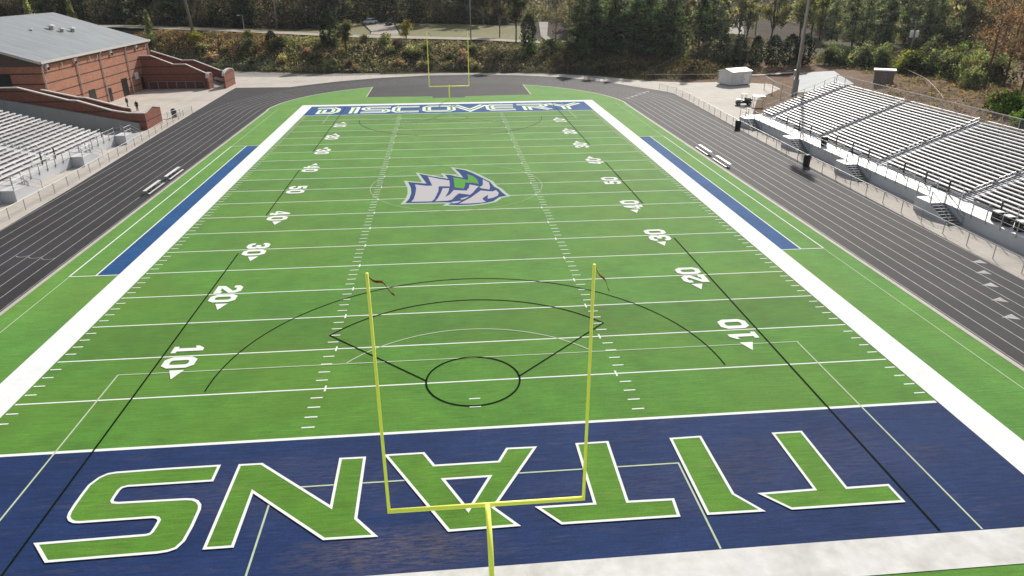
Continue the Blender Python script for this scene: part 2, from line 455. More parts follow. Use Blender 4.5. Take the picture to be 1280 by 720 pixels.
def build_terrain():
    xs = np.concatenate([np.linspace(-900, -160, 14), np.arange(-150, 160, 4.0), np.linspace(165, 900, 14)])
    ys = np.concatenate([np.linspace(-400, -70, 8), np.arange(-60, 90, 10.0), np.arange(90, 260, 3.0), np.linspace(265, 1500, 24)])
    rr = random.Random(3)
    vs = []
    for y in ys:
        for x in xs:
            h = terrain(x, y)
            if h > 0.3: h += rr.uniform(-0.22, 0.22)
            vs.append((float(x), float(y), h - 0.02))
    nx = len(xs)
    fs = [(j * nx + i, j * nx + i + 1, (j + 1) * nx + i + 1, (j + 1) * nx + i) for j in range(len(ys) - 1) for i in range(nx - 1)]
    o = MB().add(vs, fs).build('terrain', 'terrain', smooth=True); struct(o)
build_terrain()

def drape(name, left, right, m, lift=0.06, n=5):
    """road-like strip laid on the terrain between two edges"""
    vs = []; fs = []
    L = []
    for i in range(len(left) - 1):
        for k in range(8):
            t = k / 8
            L.append(([left[i][j] + (left[i + 1][j] - left[i][j]) * t for j in (0, 1)], [right[i][j] + (right[i + 1][j] - right[i][j]) * t for j in (0, 1)]))
    L.append((left[-1], right[-1]))
    for a, b in L:
        for k in range(n + 1):
            x = a[0] + (b[0] - a[0]) * k / n; y = a[1] + (b[1] - a[1]) * k / n
            vs.append((x, y, terrain(x, y) + lift + (0.12 if terrain(x, y) > 0.3 else 0)))
    for i in range(len(L) - 1):
        for k in range(n):
            fs.append((i * (n + 1) + k, i * (n + 1) + k + 1, (i + 1) * (n + 1) + k + 1, (i + 1) * (n + 1) + k))
    return struct(MB().add(vs, fs).build(name, m, smooth=True))

road_near = [(-190, 232), (-120, 209), (-95, 200), (-81, 194), (-56, 183.5), (-25, 174), (-8, 171.5), (1, 170.5), (11, 169.5), (20, 168.5), (34, 170)]
road_far = [(-194, 240), (-124, 217), (-98, 208), (-84, 202), (-58, 191.5), (-26, 182), (-8, 179.5), (1, 178), (12, 176.5), (21, 175), (35, 177)]
drape('road', [(x, y - 0.8) for x, y in road_near], road_far, 'gravel', lift=0.35)
drape('verge', [(x, y + 0.2) for x, y in road_far], [(x + 1, y + 7) for x, y in road_far], 'lawn', lift=0.15)
drape('driveway', [(-21, 181), (-22, 200), (-27, 226), (-30, 234)], [(-13, 180), (-14, 200), (-17, 226), (-18, 234)], 'gravel', lift=0.10)
drape('lawn', [(-12.6, 181), (-13.5, 200), (-16.5, 226)], [(22, 181), (24, 200), (26, 226)], 'lawn', lift=0.07)
drape('front_lawn', [(-44, 189), (-43, 200), (-42, 222)], [(-21.4, 181.5), (-22.4, 200), (-27.4, 222)], 'lawn', lift=0.07)
drape('side_drive', [(27, 174), (29, 186), (29.5, 200), (34, 240)], [(28.5, 173), (32.5, 186), (31.5, 200), (37.5, 240)], 'road', lift=0.08)
drape('clearing', [(92, 218), (100, 262), (112, 300)], [(102, 216), (117, 262), (130, 300)], 'road', lift=0.1)
drape('service_yard', [(67.5, 106), (73.5, 120), (77, 126.5)], [(79, 106), (81.5, 116), (83, 121.5)], 'wetlot', lift=0.12)
drape('service_path', [(68.0, 133.0), (72, 130.6), (76.5, 127.2)], [(68.8, 134.4), (73, 131.9), (77.4, 128.3)], 'concrete', lift=0.14)

# ------------------------------------------------------------------ concrete, track, turf
YN, YF = -5.5, 96.9          # centres of the two bends
def arc(cx, cy, r, a0, a1, n): return [(cx + r * math.cos(rad(a0 + (a1 - a0) * i / n)), cy + r * math.sin(rad(a0 + (a1 - a0) * i / n))) for i in range(n + 1)]
def oval(r, n=40): return arc(0, YF, r, 0, 180, n) + arc(0, YN, r, 180, 360, n)

conc = [(62, 12), (62, 78), (47.5, 80), (57, 100), (67, 112), (68, 119), (60, 123.5), (52, 123.2), (44, 126.8)]
conc += [(33, 137.5), (26, 141.5), (16, 144.6), (0, 147.0), (-15, 146.2), (-30, 143.8), (-44, 145), (-52, 147), (-66, 147), (-66, 135), (-62.7, 132), (-62.7, 88), (-50, 88), (-50, 82), (-62, 78), (-62, 12)]
conc += [(-48, -10)] + arc(0, YN, 48, 185, 355, 24) + [(48, -10)]
struct(sheet('service_lane', [(-16, 148.2), (-30, 150.5), (-46, 155), (-60, 163), (-70, 168), (-72, 146), (-52, 146), (-44, 144), (-30, 143), (-16, 145.5)], 0.004, 'road'))
apron = struct(sheet('concrete_apron', conc, 0.010, 'concrete'))

asph = [(41.3, YN), (41.3, 15), (42.0, 50), (42.6, 74), (43.6, 100), (43.6, 109)] + \
       [(41.4, 114), (38.2, 119.5), (34.4, 126.5), (26.4, 135.8), (16, 141.0), (6, 143.3), (-5, 143.0), (-15, 140.0), (-24, 135.0), (-31.5, 128.5), (-33.2, 126.8), (-44.3, 127.2), (-44.3, 122), (-43.0, 80), (-41.7, 50), (-41.3, 30), (-41.3, YN)] + \
       arc(0, YN, 41.3, 180, 360, 40)[1:-1]
track = struct(sheet('running_track', asph, 0.022, 'track'))
for k in range(0, 9):
    r = 31.75 + 1.19 * k
    o = stroke('lane_line', [(oval(r, 48), True)], 0.07 if k else 0.06, 0.028, 'lane', track)
for i, (lx, ly) in enumerate([(41.0, 18.5), (39.8, 16.4), (38.6, 14.1), (37.4, 11.6), (36.2, 9.0)]):
    t = sheet('stagger_mark', [(lx - 1.10, ly + 0.15), (lx - 0.08, ly - 0.30), (lx - 0.08, ly + 0.55)], 0.030, 'lane', track)
for i in range(6):
    lx, ly = 32.9 + i * 1.19, 104 + i * 1.6
    sheet('exchange_mark', [(lx, ly), (lx + 1.05, ly), (lx + 0.52, ly - 0.9)], 0.030, 'lane', track)
for i in range(3):
    lx, ly = -33.0 - i * 1.19, 27.4 + i * 0.4
    stroke('start_line', [(arc(lx - 0.5, ly, 0.55, 200, 340, 8), False)], 0.07, 0.030, 'lane', track)

turf_pts = [(31.3, YN), (31.3, YF)] + arc(0, YF, 31.6, 4, 60, 20) + [(15.8, 110.4), (3.0, 109.6), (3.0, 108.2), (-3.2, 108.2), (-3.2, 110.2), (-15.8, 110.8)] + arc(0, YF, 31.6, 120, 176, 20) + [(-31.3, YF), (-31.3, YN)] + arc(0, YN, 31.3, 180, 360, 40)[1:-1]
turf = struct(sheet('turf_field', turf_pts, 0.034, 'turf_apron'))
mid = sheet('playing_area', [(-24.38, 0), (24.38, 0), (24.38, 91.44), (-24.38, 91.44)], 0.038, 'turf', turf)
curb = struct(stroke('curb', [([(31.42, YN), (31.42, YF)] + arc(0, YF, 31.7, 4, 60, 20), False), (arc(0, YF, 31.7, 120, 176, 20) + [(-31.42, YF), (-31.42, YN)] + arc(0, YN, 31.42, 180, 360, 40)[1:], False)], 0.32, 0.046, 'curb'))
struct(stroke('pad_edging', [([(15.8, 124.6), (15.8, 110.4)], False), ([(-15.8, 110.8), (-15.8, 124.8)], False)], 0.22, 0.052, 'curb'))

Yd = 4.572
zL = 0.046
# end zones and borders
near_zone = sheet('end_zone', [(-24.38, -9.144), (24.38, -9.144), (24.38, -0.05), (-24.38, -0.05)], 0.042, 'navy', turf)
far_zone = sheet('end_zone', [(-24.38, 91.5), (24.38, 91.5), (24.38, 100.58), (-24.38, 100.58)], 0.042, 'blue', turf)
for s in (-1, 1):
    a, b = sorted((s * 24.38, s * 26.28))
    sheet('sideline_border', [(a, -10.95), (b, -10.95), (b, 102.3), (a, 102.3)], zL + 0.012, 'border', turf)
sheet('end_line_border', [(-24.38, -10.97), (24.38, -10.97), (24.38, -9.144), (-24.38, -9.144)], zL + 0.008, 'border_dirty', turf)
sheet('end_line_border', [(-24.38, 100.58), (24.38, 100.58), (24.38, 102.3), (-24.38, 102.3)], zL + 0.008, 'border', turf)
for s in (-1, 1):
    sheet('team_box', [(s * 26.28, 22.86), (s * 27.9, 22.86), (s * 27.9, 68.6), (s * 26.28, 68.6)], zL, 'blue', turf)
    stroke('team_box_line', [([(s * 26.3, 22.8), (s * 29.9, 22.8)], False), ([(s * 27.95, 22.86), (s * 27.95, 68.7)], False), ([(s * 29.9, 22.75), (s * 29.9, 68.7)], False), ([(s * 26.3, 68.75), (s * 29.9, 68.75)], False)], 0.12, zL + 0.004, 'line', turf)
    stroke('touch_line', [([(s * 29.87, -9.1), (s * 29.87, 22.7)], False), ([(s * 29.87, 68.8), (s * 29.87, 99)], False)], 0.07, zL, 'line_soft', turf)
# yard lines
for k in range(0, 21):
    wv = 0.11 if 0 < k < 20 else 0.2
    stroke('yard_line', [([(-24.3, k * Yd), (24.3, k * Yd)], False)], wv, zL, 'line', turf)
hs = []
for k in range(1, 100):
    y = k * 0.9144
    if k % 5 == 0:
        for sx in (-8.13, 8.13): hs.append(([(sx, y - 0.3), (sx, y + 0.3)], False))
        continue
    for x0, x1 in ((-24.28, -23.67), (23.67, 24.28), (-8.78, -8.13), (8.13, 8.78)):
        hs.append(([(x0, y), (x1, y)], False))
stroke('hash_marking', hs, 0.10, zL + 0.004, 'line', turf)
stroke('try_mark', [([(-0.3, 2.74), (0.3, 2.74)], False), ([(-0.3, 1.95), (0.3, 1.95)], False)], 0.09, zL + 0.004, 'line', turf)
stroke('try_mark', [([(-0.3, 88.7), (0.3, 88.7)], False)], 0.09, zL + 0.004, 'line', turf)
# soccer markings (faded white)
for s, y0 in ((1, -9.2), (-1, 100.64)):
    f = lambda x, y: (x, y0 + s * y)
    for nm, hw, d in (('penalty_area_line', 20.12, 16.42), ('goal_area_line', 9.15, 5.5)):
        stroke(nm, [([f(-hw, 0.1), f(-hw, d), f(hw, d), f(hw, 0.1)], False)], 0.085, zL + 0.010, 'line_soft', turf)
    stroke('penalty_arc', [([f(*p) for p in arc(0, 11.0, 9.15, 37, 143, 40)], False)], 0.085, zL + 0.010, 'line_soft', turf)
stroke('centre_circle', [(arc(0, 45.72, 9.3, 0, 360, 72)[:-1], True)], 0.05, zL + 0.006, 'line_soft', turf)
# lacrosse markings (black)
for s, y0 in ((1, 0.0), (-1, 91.44)):
    f = lambda x, y: (x, y0 + s * y)
    lc = 4.65
    stroke('crease_circle', [([f(*p) for p in arc(0, lc, 2.62, 0, 360, 56)[:-1]], True)], 0.11 if s > 0 else 0.05, zL + 0.014, 'line_black', turf)
    a8 = math.degrees(math.atan2(6.3, 8.75))
    a8p = [f(*p) for p in arc(0, lc, 10.8, a8, 180 - a8, 48)]
    stroke('eight_metre_fan', [([f(2.6, 4.8)] + a8p + [f(-2.6, 4.8)], False)], 0.10 if s > 0 else 0.045, zL + 0.014, 'line_black', turf)
    stroke('twelve_metre_fan', [([f(*p) for p in arc(0, lc, 14.65, 1, 179, 60)], False)], 0.08, zL + 0.014, 'line_black', turf)
for s in (-1, 1):
    for y0, y1 in ((-9.0, 26.6), (36.8, 54.4), (64.0, 100.5)):
        stroke('restraining_line', [([(s * 18.35, y0), (s * 18.35, y1)], False)], 0.10, zL + 0.018, 'line_black', turf)

# yard numbers
DIG = {
 '1': [[(0.18, 0), (0.82, 0), (0.82, 0.16), (0.66, 0.16), (0.66, 1.0), (0.40, 1.0), (0.14, 0.80), (0.14, 0.68), (0.36, 0.74), (0.36, 0.16), (0.18, 0.16)]],
}
STROKES = {
 '0': [([(0.30, 0.10), (0.14, 0.24), (0.14, 0.76), (0.30, 0.90), (0.70, 0.90), (0.86, 0.76), (0.86, 0.24), (0.70, 0.10)], True)],
 '2': [([(0.14, 0.66), (0.14, 0.80), (0.30, 0.90), (0.72, 0.90), (0.86, 0.78), (0.86, 0.62), (0.16, 0.24), (0.14, 0.10), (0.90, 0.10), (0.90, 0.28)], False)],
 '3': [([(0.14, 0.68), (0.14, 0.80), (0.30, 0.90), (0.70, 0.90), (0.85, 0.80), (0.85, 0.62), (0.72, 0.51), (0.85, 0.40), (0.85, 0.20), (0.70, 0.10), (0.30, 0.10), (0.14, 0.20), (0.14, 0.32)], False), ([(0.36, 0.51), (0.62, 0.51)], False)],
 '4': [([(0.66, 0.0), (0.66, 1.0)], False), ([(0.55, 0.92), (0.10, 0.36), (0.10, 0.28), (0.95, 0.28)], False), ([(0.42, 0.055), (0.90, 0.055)], False)],
 '5': [([(0.84, 0.90), (0.16, 0.90), (0.16, 0.56), (0.68, 0.58), (0.85, 0.46), (0.85, 0.22), (0.70, 0.10), (0.30, 0.10), (0.14, 0.20), (0.14, 0.32)], False)],
}
def number_mark(txt, side, yl, arrow):
    """block numerals reading from the sideline on `side`, astride the line at yl"""
    W, H = 1.28, 1.83
    V = []; F = []
    def place(u, v):
        x = side * (18.02 - v) ; return (x, yl + side * u)
    for ch, c in zip(txt, (-0.80, 0.80)):
        if ch in DIG:
            for poly in DIG[ch]:
                o = len(V); V += [(*place(c + (u - 0.5) * W, v * H), zL + 0.020) for u, v in poly]; F.append(tuple(range(o, o + len(poly))))
        else:
            for i, (pts, cl) in enumerate(STROKES[ch]):
                q = [((u - 0.5) * W + c, v * H) for u, v in pts]
                v2, f2 = stroke_geo(q, 0.40 if ch != '4' or i == 0 else 0.28, cl); o = len(V)
                V += [(*place(u, v), zL + 0.020 + 0.003 * i) for u, v in v2]; F += [tuple(k + o for k in g) for g in f2]
    if arrow:
        o = len(V); xa = side * 16.95
        V += [(xa + 0.42, yl + arrow * 1.72, zL + 0.020), (xa - 0.42, yl + arrow * 1.72, zL + 0.020), (xa, yl + arrow * 2.75, zL + 0.020)]; F.append((o, o + 1, o + 2))
    me = bpy.data.meshes.new('yard_number'); me.from_pydata(V, [], F)
    bm = bmesh.new(); bm.from_mesh(me); bmesh.ops.triangulate(bm, faces=bm.faces, ngon_method='EAR_CLIP')
    for f in bm.faces:
        f.normal_update()
        if f.normal.z < 0: f.normal_flip()
    bm.to_mesh(me); bm.free()
    me.materials.append(M['line']); ob = bpy.data.objects.new('yard_number', me); COL.objects.link(ob); ob.parent = turf
for k in range(1, 10):
    t = str(10 * min(k, 10 - k))
    for s in (-1, 1): number_mark(t, s, k * 9.144, 0 if k == 5 else (-1 if k < 5 else 1))

# lettering in the near end zone (green turf letters with white edging)
LETTERS = {'S': [(-12.02, -1.83), (-14.49, -1.83), (-16.59, -1.88), (-16.91, -1.95), (-17.17, -2.18), (-17.39, -2.67), (-17.42, -3.28), (-17.43, -3.95), (-17.41, -4.44), (-17.34, -4.72), (-17.19, -4.92), (-16.98, -5.05), (-16.74, -5.09), (-13.79, -5.07), (-13.59, -5.14), (-13.48, -5.29), (-13.48, -5.61), (-13.52, -5.98), (-13.58, -6.09), (-13.72, -6.13), (-17.89, -6.21), (-17.01, -7.23), (-14.99, -7.19), (-12.89, -7.16), (-12.53, -7.11), (-12.26, -6.99), (-12.08, -6.62), (-12.02, -5.81), (-12.02, -4.79), (-12.09, -4.5), (-12.27, -4.25), (-12.5, -4.11), (-12.81, -4.06), (-15.63, -4.02), (-15.86, -3.97), (-15.96, -3.84), (-15.97, -3.6), (-15.95, -3.16), (-15.88, -2.98), (-15.67, -2.9), (-12.03, -2.89)], 'N': [(-11.08, -1.88), (-10.09, -1.89), (-6.47, -5.2), (-6.49, -1.86), (-5.38, -1.88), (-5.35, -6.0), (-4.47, -7.08), (-6.5, -7.06), (-10.05, -3.82), (-10.05, -7.12), (-11.12, -7.12)], 'A': [(-4.38, -1.81), (-2.63, -1.81), (-2.13, -2.81), (0.88, -2.81), (1.34, -1.86), (2.68, -1.89), (0.39, -5.89), (1.32, -7.04), (-1.49, -7.08)], 'Ahole': [(-1.72, -3.81), (0.41, -3.81), (-0.66, -5.97)], 'T1': [(4.72, -1.82), (6.22, -1.81), (6.15, -6.1), (8.14, -6.14), (8.07, -7.15), (3.15, -7.12), (2.29, -6.07), (4.74, -6.08)], 'I': [(9.36, -1.86), (10.83, -1.84), (10.84, -6.05), (11.67, -7.19), (9.34, -7.16)], 'T2': [(14.5, -1.93), (15.93, -1.93), (15.94, -6.17), (17.88, -6.16), (17.91, -7.22), (12.96, -7.2), (12.05, -6.17), (14.53, -6.13)]}
LOGO = {'navy': [(-5.37, 47.58), (-3.29, 46.67), (-4.2, 51.05), (-2.63, 49.67), (-0.88, 48.45), (-1.24, 50.41), (-0.6, 50.11), (-0.03, 49.45), (0.8, 48.74), (0.44, 50.92), (-0.09, 53.13), (1.07, 52.25), (1.91, 50.82), (2.89, 48.59), (3.7, 46.7), (4.01, 44.65), (4.44, 43.6), (4.73, 42.1), (5.05, 41.04), (4.24, 40.57), (3.52, 39.15), (2.92, 38.77), (2.27, 38.49), (1.25, 38.25), (-0.01, 38.22), (-1.02, 38.45), (-0.63, 39.11), (-1.39, 39.32), (-5.31, 39.46), (-4.97, 40.92), (-4.83, 43.01), (-4.96, 45.24)], 'pale1': [(-4.55, 46.43), (-3.31, 45.73), (-2.66, 45.76), (-2.96, 47.91), (-3.2, 49.74), (-1.98, 48.57), (-0.78, 47.73), (-0.76, 45.25), (-1.96, 45.38), (-2.01, 43.43), (-2.22, 41.78), (-2.42, 40.42), (-2.67, 39.77), (-4.71, 39.84), (-4.5, 40.87), (-4.38, 42.96), (-4.38, 44.93)], 'pale2': [(-1.54, 44.57), (-0.83, 44.54), (-0.96, 43.07), (-1.29, 41.21), (-0.82, 42.05), (-0.36, 43.74), (0.98, 43.35), (1.27, 44.44), (1.4, 45.79), (2.38, 44.91), (2.06, 44.1), (1.62, 42.55), (1.29, 41.75), (0.15, 42.4), (-0.2, 41.51), (-0.61, 40.18), (-1.01, 39.86), (-2.32, 39.73), (-2.02, 40.95), (-1.7, 43.03)], 'pale3': [(2.96, 47.81), (3.57, 46.34), (3.56, 44.45), (3.41, 43.53), (2.59, 44.12), (2.4, 44.65), (2.69, 44.97), (2.85, 45.68)], 'pale4': [(2.49, 43.26), (3.18, 42.94), (3.71, 42.76), (4.11, 43.26), (4.32, 42.14), (4.13, 41.09), (3.54, 40.35), (3.02, 40.1), (3.15, 41.55), (2.57, 40.45), (2.49, 40.0), (2.67, 39.38), (2.82, 39.14), (2.42, 38.83), (1.26, 38.64), (0.06, 38.68), (0.46, 39.3), (1.35, 40.74), (2.01, 42.22)], 'pale5': [(0.25, 40.45), (1.21, 41.27), (0.76, 40.39), (0.35, 40.03)], 'pale6': [(-0.69, 39.34), (0.34, 39.72), (-0.05, 39.0), (-0.57, 38.84)], 'green1': [(-0.31, 49.05), (0.45, 48.47), (1.19, 47.67), (1.76, 46.48), (0.92, 46.63), (0.91, 45.5), (0.71, 44.18), (-0.25, 44.78)], 'green2': [(1.28, 50.3), (1.92, 49.37), (2.33, 47.82), (2.41, 45.94), (1.82, 46.37), (1.23, 47.62), (1.37, 48.67)]}

for key in ('S', 'N', 'A', 'T1', 'I', 'T2'):
    p = LETTERS[key]
    e = sheet('zone_letter', p, zL + 0.026, 'letter_green', turf)
    stroke('letter_edging', [(p, True)] + ([(LETTERS['Ahole'], True)] if key == 'A' else []), 0.13, zL + 0.036, 'line', e)
    if key == 'A': sheet('letter_counter', LETTERS['Ahole'], zL + 0.031, 'navy', e)
# lettering in the far end zone, stroke-built
WORD = [
 ('D', -23.0, -19.3, [([(0.0, 0.86), (0.72, 0.86), (0.92, 0.7), (0.92, 0.3), (0.72, 0.14), (0.3, 0.14), (0.3, 0.62)], False)]),
 ('I', -17.3, -15.9, [([(0.0, 0.86), (0.62, 0.86), (0.62, 0.04)], False)]),
 ('S', -15.2, -10.4, [([(1.0, 0.86), (0.22, 0.86), (0.12, 0.76), (0.12, 0.6), (0.22, 0.5), (0.78, 0.5), (0.88, 0.4), (0.88, 0.24), (0.78, 0.14), (0.0, 0.14)], False)]),
 ('C', -9.8, -5.4, [([(1.0, 0.86), (0.22, 0.86), (0.1, 0.74), (0.1, 0.26), (0.22, 0.14), (1.0, 0.14)], False)]),
 ('O', -4.5, 0.6, [([(0.2, 0.86), (0.08, 0.74), (0.08, 0.26), (0.2, 0.14), (0.8, 0.14), (0.92, 0.26), (0.92, 0.74), (0.8, 0.86)], True)]),
 ('V', 0.7, 6.0, [([(0.0, 0.95), (0.5, 0.16), (1.0, 0.95)], False)]),
 ('E', 6.5, 11.2, [([(1.0, 0.86), (0.2, 0.86), (0.09, 0.74), (0.09, 0.26), (0.2, 0.14), (1.0, 0.14)], False), ([(0.2, 0.5), (0.95, 0.5)], False)]),
 ('R', 11.8, 17.3, [([(0.0, 0.86), (0.74, 0.86), (0.86, 0.78), (0.86, 0.62), (0.74, 0.52), (0.28, 0.52), (0.28, 0.03)], False), ([(0.5, 0.5), (0.98, 0.06)], False)]),
 ('Y', 17.4, 22.9, [([(0.0, 0.95), (0.5, 0.5), (1.0, 0.95)], False), ([(0.5, 0.5), (0.5, 0.03)], False)]),
]
for ch, x0, x1, st in WORD:
    paths = [([(x0 + (x1 - x0) * u, 92.6 + 6.9 * v) for u, v in pts], cl) for pts, cl in st]
    e = None
    for i, p in enumerate(paths):
        o = stroke('zone_letter' if i == 0 else 'letter_edging', [p], 1.45, zL + 0.004 + 0.004 * i, 'line', e or turf)
        e = e or o
        stroke('letter_fill', [p], 0.36, zL + 0.016 + 0.003 * i, 'logo_green', e)
# midfield emblem
emb = sheet('midfield_emblem', LOGO['navy'], zL + 0.016, 'logo_navy', turf)
stroke('emblem_rim', [(LOGO['navy'], True)], 0.75, zL + 0.010, 'emblem_rim', emb)
for k in range(1, 7): sheet('emblem_panel', LOGO['pale%d' % k], zL + 0.022, 'logo_pale', emb)
for k in (1, 2): sheet('emblem_plume', LOGO['green%d' % k], zL + 0.022, 'logo_green', emb)
# ------------------------------------------------------------------ goal posts
def goal(name, label, yb, back):
    """gooseneck football goal; crossbar over yb, base set back by `back` (signed)"""
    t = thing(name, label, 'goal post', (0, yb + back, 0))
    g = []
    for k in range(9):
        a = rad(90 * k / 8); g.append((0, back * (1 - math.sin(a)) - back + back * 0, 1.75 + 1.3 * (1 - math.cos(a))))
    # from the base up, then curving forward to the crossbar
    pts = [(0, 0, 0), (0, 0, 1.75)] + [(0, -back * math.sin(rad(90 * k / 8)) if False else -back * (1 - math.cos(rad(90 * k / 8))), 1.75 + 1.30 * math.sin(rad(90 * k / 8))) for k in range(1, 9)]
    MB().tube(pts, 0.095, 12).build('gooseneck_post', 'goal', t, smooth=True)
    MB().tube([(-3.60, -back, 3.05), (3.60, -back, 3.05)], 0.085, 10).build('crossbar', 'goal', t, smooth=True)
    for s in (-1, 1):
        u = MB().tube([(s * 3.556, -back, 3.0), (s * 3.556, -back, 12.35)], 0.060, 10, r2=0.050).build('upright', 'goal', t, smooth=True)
        # wind ribbon blown to the right and away
        rv = []; rf = []
        rng = random.Random(5 + s)
        for i in range(9):
            q = i / 8
            px = s * 3.556 + 0.06 + 0.72 * q * (1.0 if s < 0 else 0.72); py = -back + 0.10 * q + 0.10 * math.sin(q * 7 + s)
            pz = 12.28 - (0.62 if s < 0 else 0.85) * q - 0.08 * math.sin(q * 8)
            rv += [(px, py, pz), (px + 0.02, py + 0.03, pz - 0.10)]
            if i: rf.append((2 * i - 2, 2 * i - 1, 2 * i + 1, 2 * i))
        MB().add(rv, rf).build('wind_ribbon', 'ribbon', u)
    return t
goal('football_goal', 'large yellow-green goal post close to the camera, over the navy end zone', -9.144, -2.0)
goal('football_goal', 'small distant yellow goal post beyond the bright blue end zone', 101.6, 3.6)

# ------------------------------------------------------------------ grandstands
def grandstand(name, label, s, X0, Xr, z0, nrow, run, rise, y0, y1, aisles, stairs, ada, gaps_dir):
    t = thing(name, label, 'grandstand', (s * (X0 + 6), (y0 + y1) / 2, 0))
    ox, oy = t.location.x, t.location.y
    def B(): return MB()
    def fin(mb, nm, m, parent=None, **k):
        off = parent is None
        mb.v = [(x - ox, y - oy, z) for x, y, z in mb.v]
        return mb.build(nm, m, parent or t, **k)
    zd = 1.25
    fin(B().span((s * X0, y0, 0.02), (s * (X0 + 0.08), y1, zd - 0.05)), 'front_fascia', 'skirt')
    fin(B().span((s * X0 - s * 0.03, y0, zd - 0.05), (s * Xr, y1, zd)), 'walkway_deck', 'alu_tread')
    # stepped treads (bright) and risers, coloured dark in place of seat shade
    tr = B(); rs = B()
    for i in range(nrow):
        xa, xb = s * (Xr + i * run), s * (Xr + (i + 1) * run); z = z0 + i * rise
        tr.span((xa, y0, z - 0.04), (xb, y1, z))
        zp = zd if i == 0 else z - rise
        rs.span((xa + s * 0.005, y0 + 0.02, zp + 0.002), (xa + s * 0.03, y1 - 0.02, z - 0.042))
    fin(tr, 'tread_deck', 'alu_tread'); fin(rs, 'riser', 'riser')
    secs = []; edges = [y1] + [a for a in aisles] + [y0]
    cur = y1
    for a in aisles:
        secs.append((a + 0.65, cur)); cur = a - 0.65
    secs.append((y0, cur))
    for (a, b) in secs:
        if b - a < 1: continue
        for i in range(nrow):
            xc = s * (Xr + i * run + run * 0.56); z = z0 + i * rise
            mb = B().span((xc - 0.15, a, z + 0.30), (xc + 0.15, b, z + 0.38))
            nb = max(2, int((b - a) / 1.9))
            for k in range(nb + 1):
                yy = a + 0.1 + (b - a - 0.2) * k / nb
                mb.span((xc - 0.10, yy - 0.03, z + 0.002), (xc + 0.10, yy + 0.03, z + 0.298))
            fin(mb, 'bench_seat', 'alu')
    for a in aisles:
        mb = B()
        for i in range(nrow):
            xa = s * (Xr + i * run); z = z0 + i * rise
            mb.span((xa - s * 0.30, a - 0.6, z - rise + 0.002), (xa - s * 0.004, a + 0.6, z - rise / 2))
        fin(mb, 'aisle_step', 'skirt')
        mb = B(); n3 = 4
        for i in range(1, nrow - 1, n3):
            j = min(i + n3 - 1, nrow - 1)
            p = [(s * (Xr + k * run + run * 0.5), a, z0 + k * rise) for k in (i, j)]
            q = [(x, y, z + 0.88) for x, y, z in p]
            mb.tube([p[0], q[0], q[1], p[1]], 0.022, 6)
            mb.tube([(p[0][0], a, p[0][2] + 0.5), (p[1][0], a, p[1][2] + 0.5)], 0.02, 6)
        fin(mb, 'aisle_handrail', 'galv')
    # front guard rail with gaps at the stairs
    segs = []; cur = y0
    opens = sorted([(min(p, p + gaps_dir * 2.3), max(p, p + gaps_dir * 2.3)) for p in stairs])
    for a, b in opens:
        if a - cur > 0.8: segs.append((cur, a))
        cur = b
    if y1 - cur > 0.8: segs.append((cur, y1))
    for a, b in segs:
        n = max(1, round((b - a) / 1.75))
        for k in range(n + 1):
            yy = a + 0.05 + (b - a - 0.1) * k / n
            fin(B().tube([(s * X0 - s * 0.05, yy, zd - 0.3), (s * X0 - s * 0.05, yy, zd + 1.05)], 0.045, 6), 'guard_post', 'galv')
        mb = B()
        for zz in (0.55, 1.05): mb.tube([(s * X0 - s * 0.05, a, zd + zz), (s * X0 - s * 0.05, b, zd + zz)], 0.018, 6)
        fin(mb, 'guard_rail', 'galv')
    for yy in ada:      # dark posts with short white rails between walkway and first row
        xa = s * (Xr - 0.12)
        r_ = fin(B().tube([(xa, yy, zd), (xa, yy, zd + 1.35)], 0.085, 8), 'row_end_post', 'darkpost')
        mb = B()
        for zz in (0.45, 0.8, 1.15): mb.tube([(xa, yy, zd + zz), (xa, yy - 2.0, zd + zz)], 0.022, 6)
        mb.tube([(xa, yy - 2.0, zd), (xa, yy - 2.0, zd + 1.15)], 0.035, 6)
        o = mb.v; mb.v = [(x - ox, y - oy, z) for x, y, z in mb.v]
        mb.build('row_end_rail', 'white', r_)
    # stairs: side-on flight with landing, cheek walls and rails
    for p in stairs:
        d = gaps_dir; xa, xb = s * (X0 - 1.42), s * (X0 - 0.01)
        fin(B().span((xa, p, 0.02), (xb, p + d * 2.2, zd - 0.06)), 'landing_block', 'skirt')
        fin(B().span((xa, p, zd - 0.058), (xb, p + d * 2.2, zd + 0.004)), 'landing_deck', 'alu')
        L = 2.9; n = 7
        mb = B()
        for i in range(n):
            ya = p + d * (2.2 + L * i / n); yb_ = p + d * (2.2 + L * (i + 1) / n)
            zt = zd - zd * (i + 1) / (n + 1)
            mb.span((xa + s * 0.07, ya + d * 0.003, zt - 0.05), (xb - s * 0.05, yb_, zt))
        fin(mb, 'stair_tread', 'concrete_wall')
        ck = B().prism([(p + d * 2.2, 0.02), (p + d * 2.2, zd - 0.10), (p + d * (2.2 + L), 0.10), (p + d * (2.2 + L), 0.02)], 'x', xa, xa + s * 0.06)
        fin(ck, 'stair_cheek', 'skirt')
        mb = B()
        for xx in (xa + s * 0.03, xb - s * 0.04):
            mb.tube([(xx, p + d * 2.2, zd), (xx, p + d * 2.2, zd + 1.05), (xx, p + d * (2.2 + L), 1.0), (xx, p + d * (2.2 + L), 0.02)], 0.032, 6)
            mb.tube([(xx, p + d * 2.2, zd + 0.55), (xx, p + d * (2.2 + L), 0.55)], 0.024, 6)
        for yy in (p + d * 0.05, p + d * 2.15):
            mb.tube([(xa + s * 0.03, yy, zd), (xa + s * 0.03, yy, zd + 1.05)], 0.04, 6)
        for zz in (0.55, 1.05): mb.tube([(xa + s * 0.03, p, zd + zz), (xa + s * 0.03, p + d * 2.2, zd + zz)], 0.028, 6)
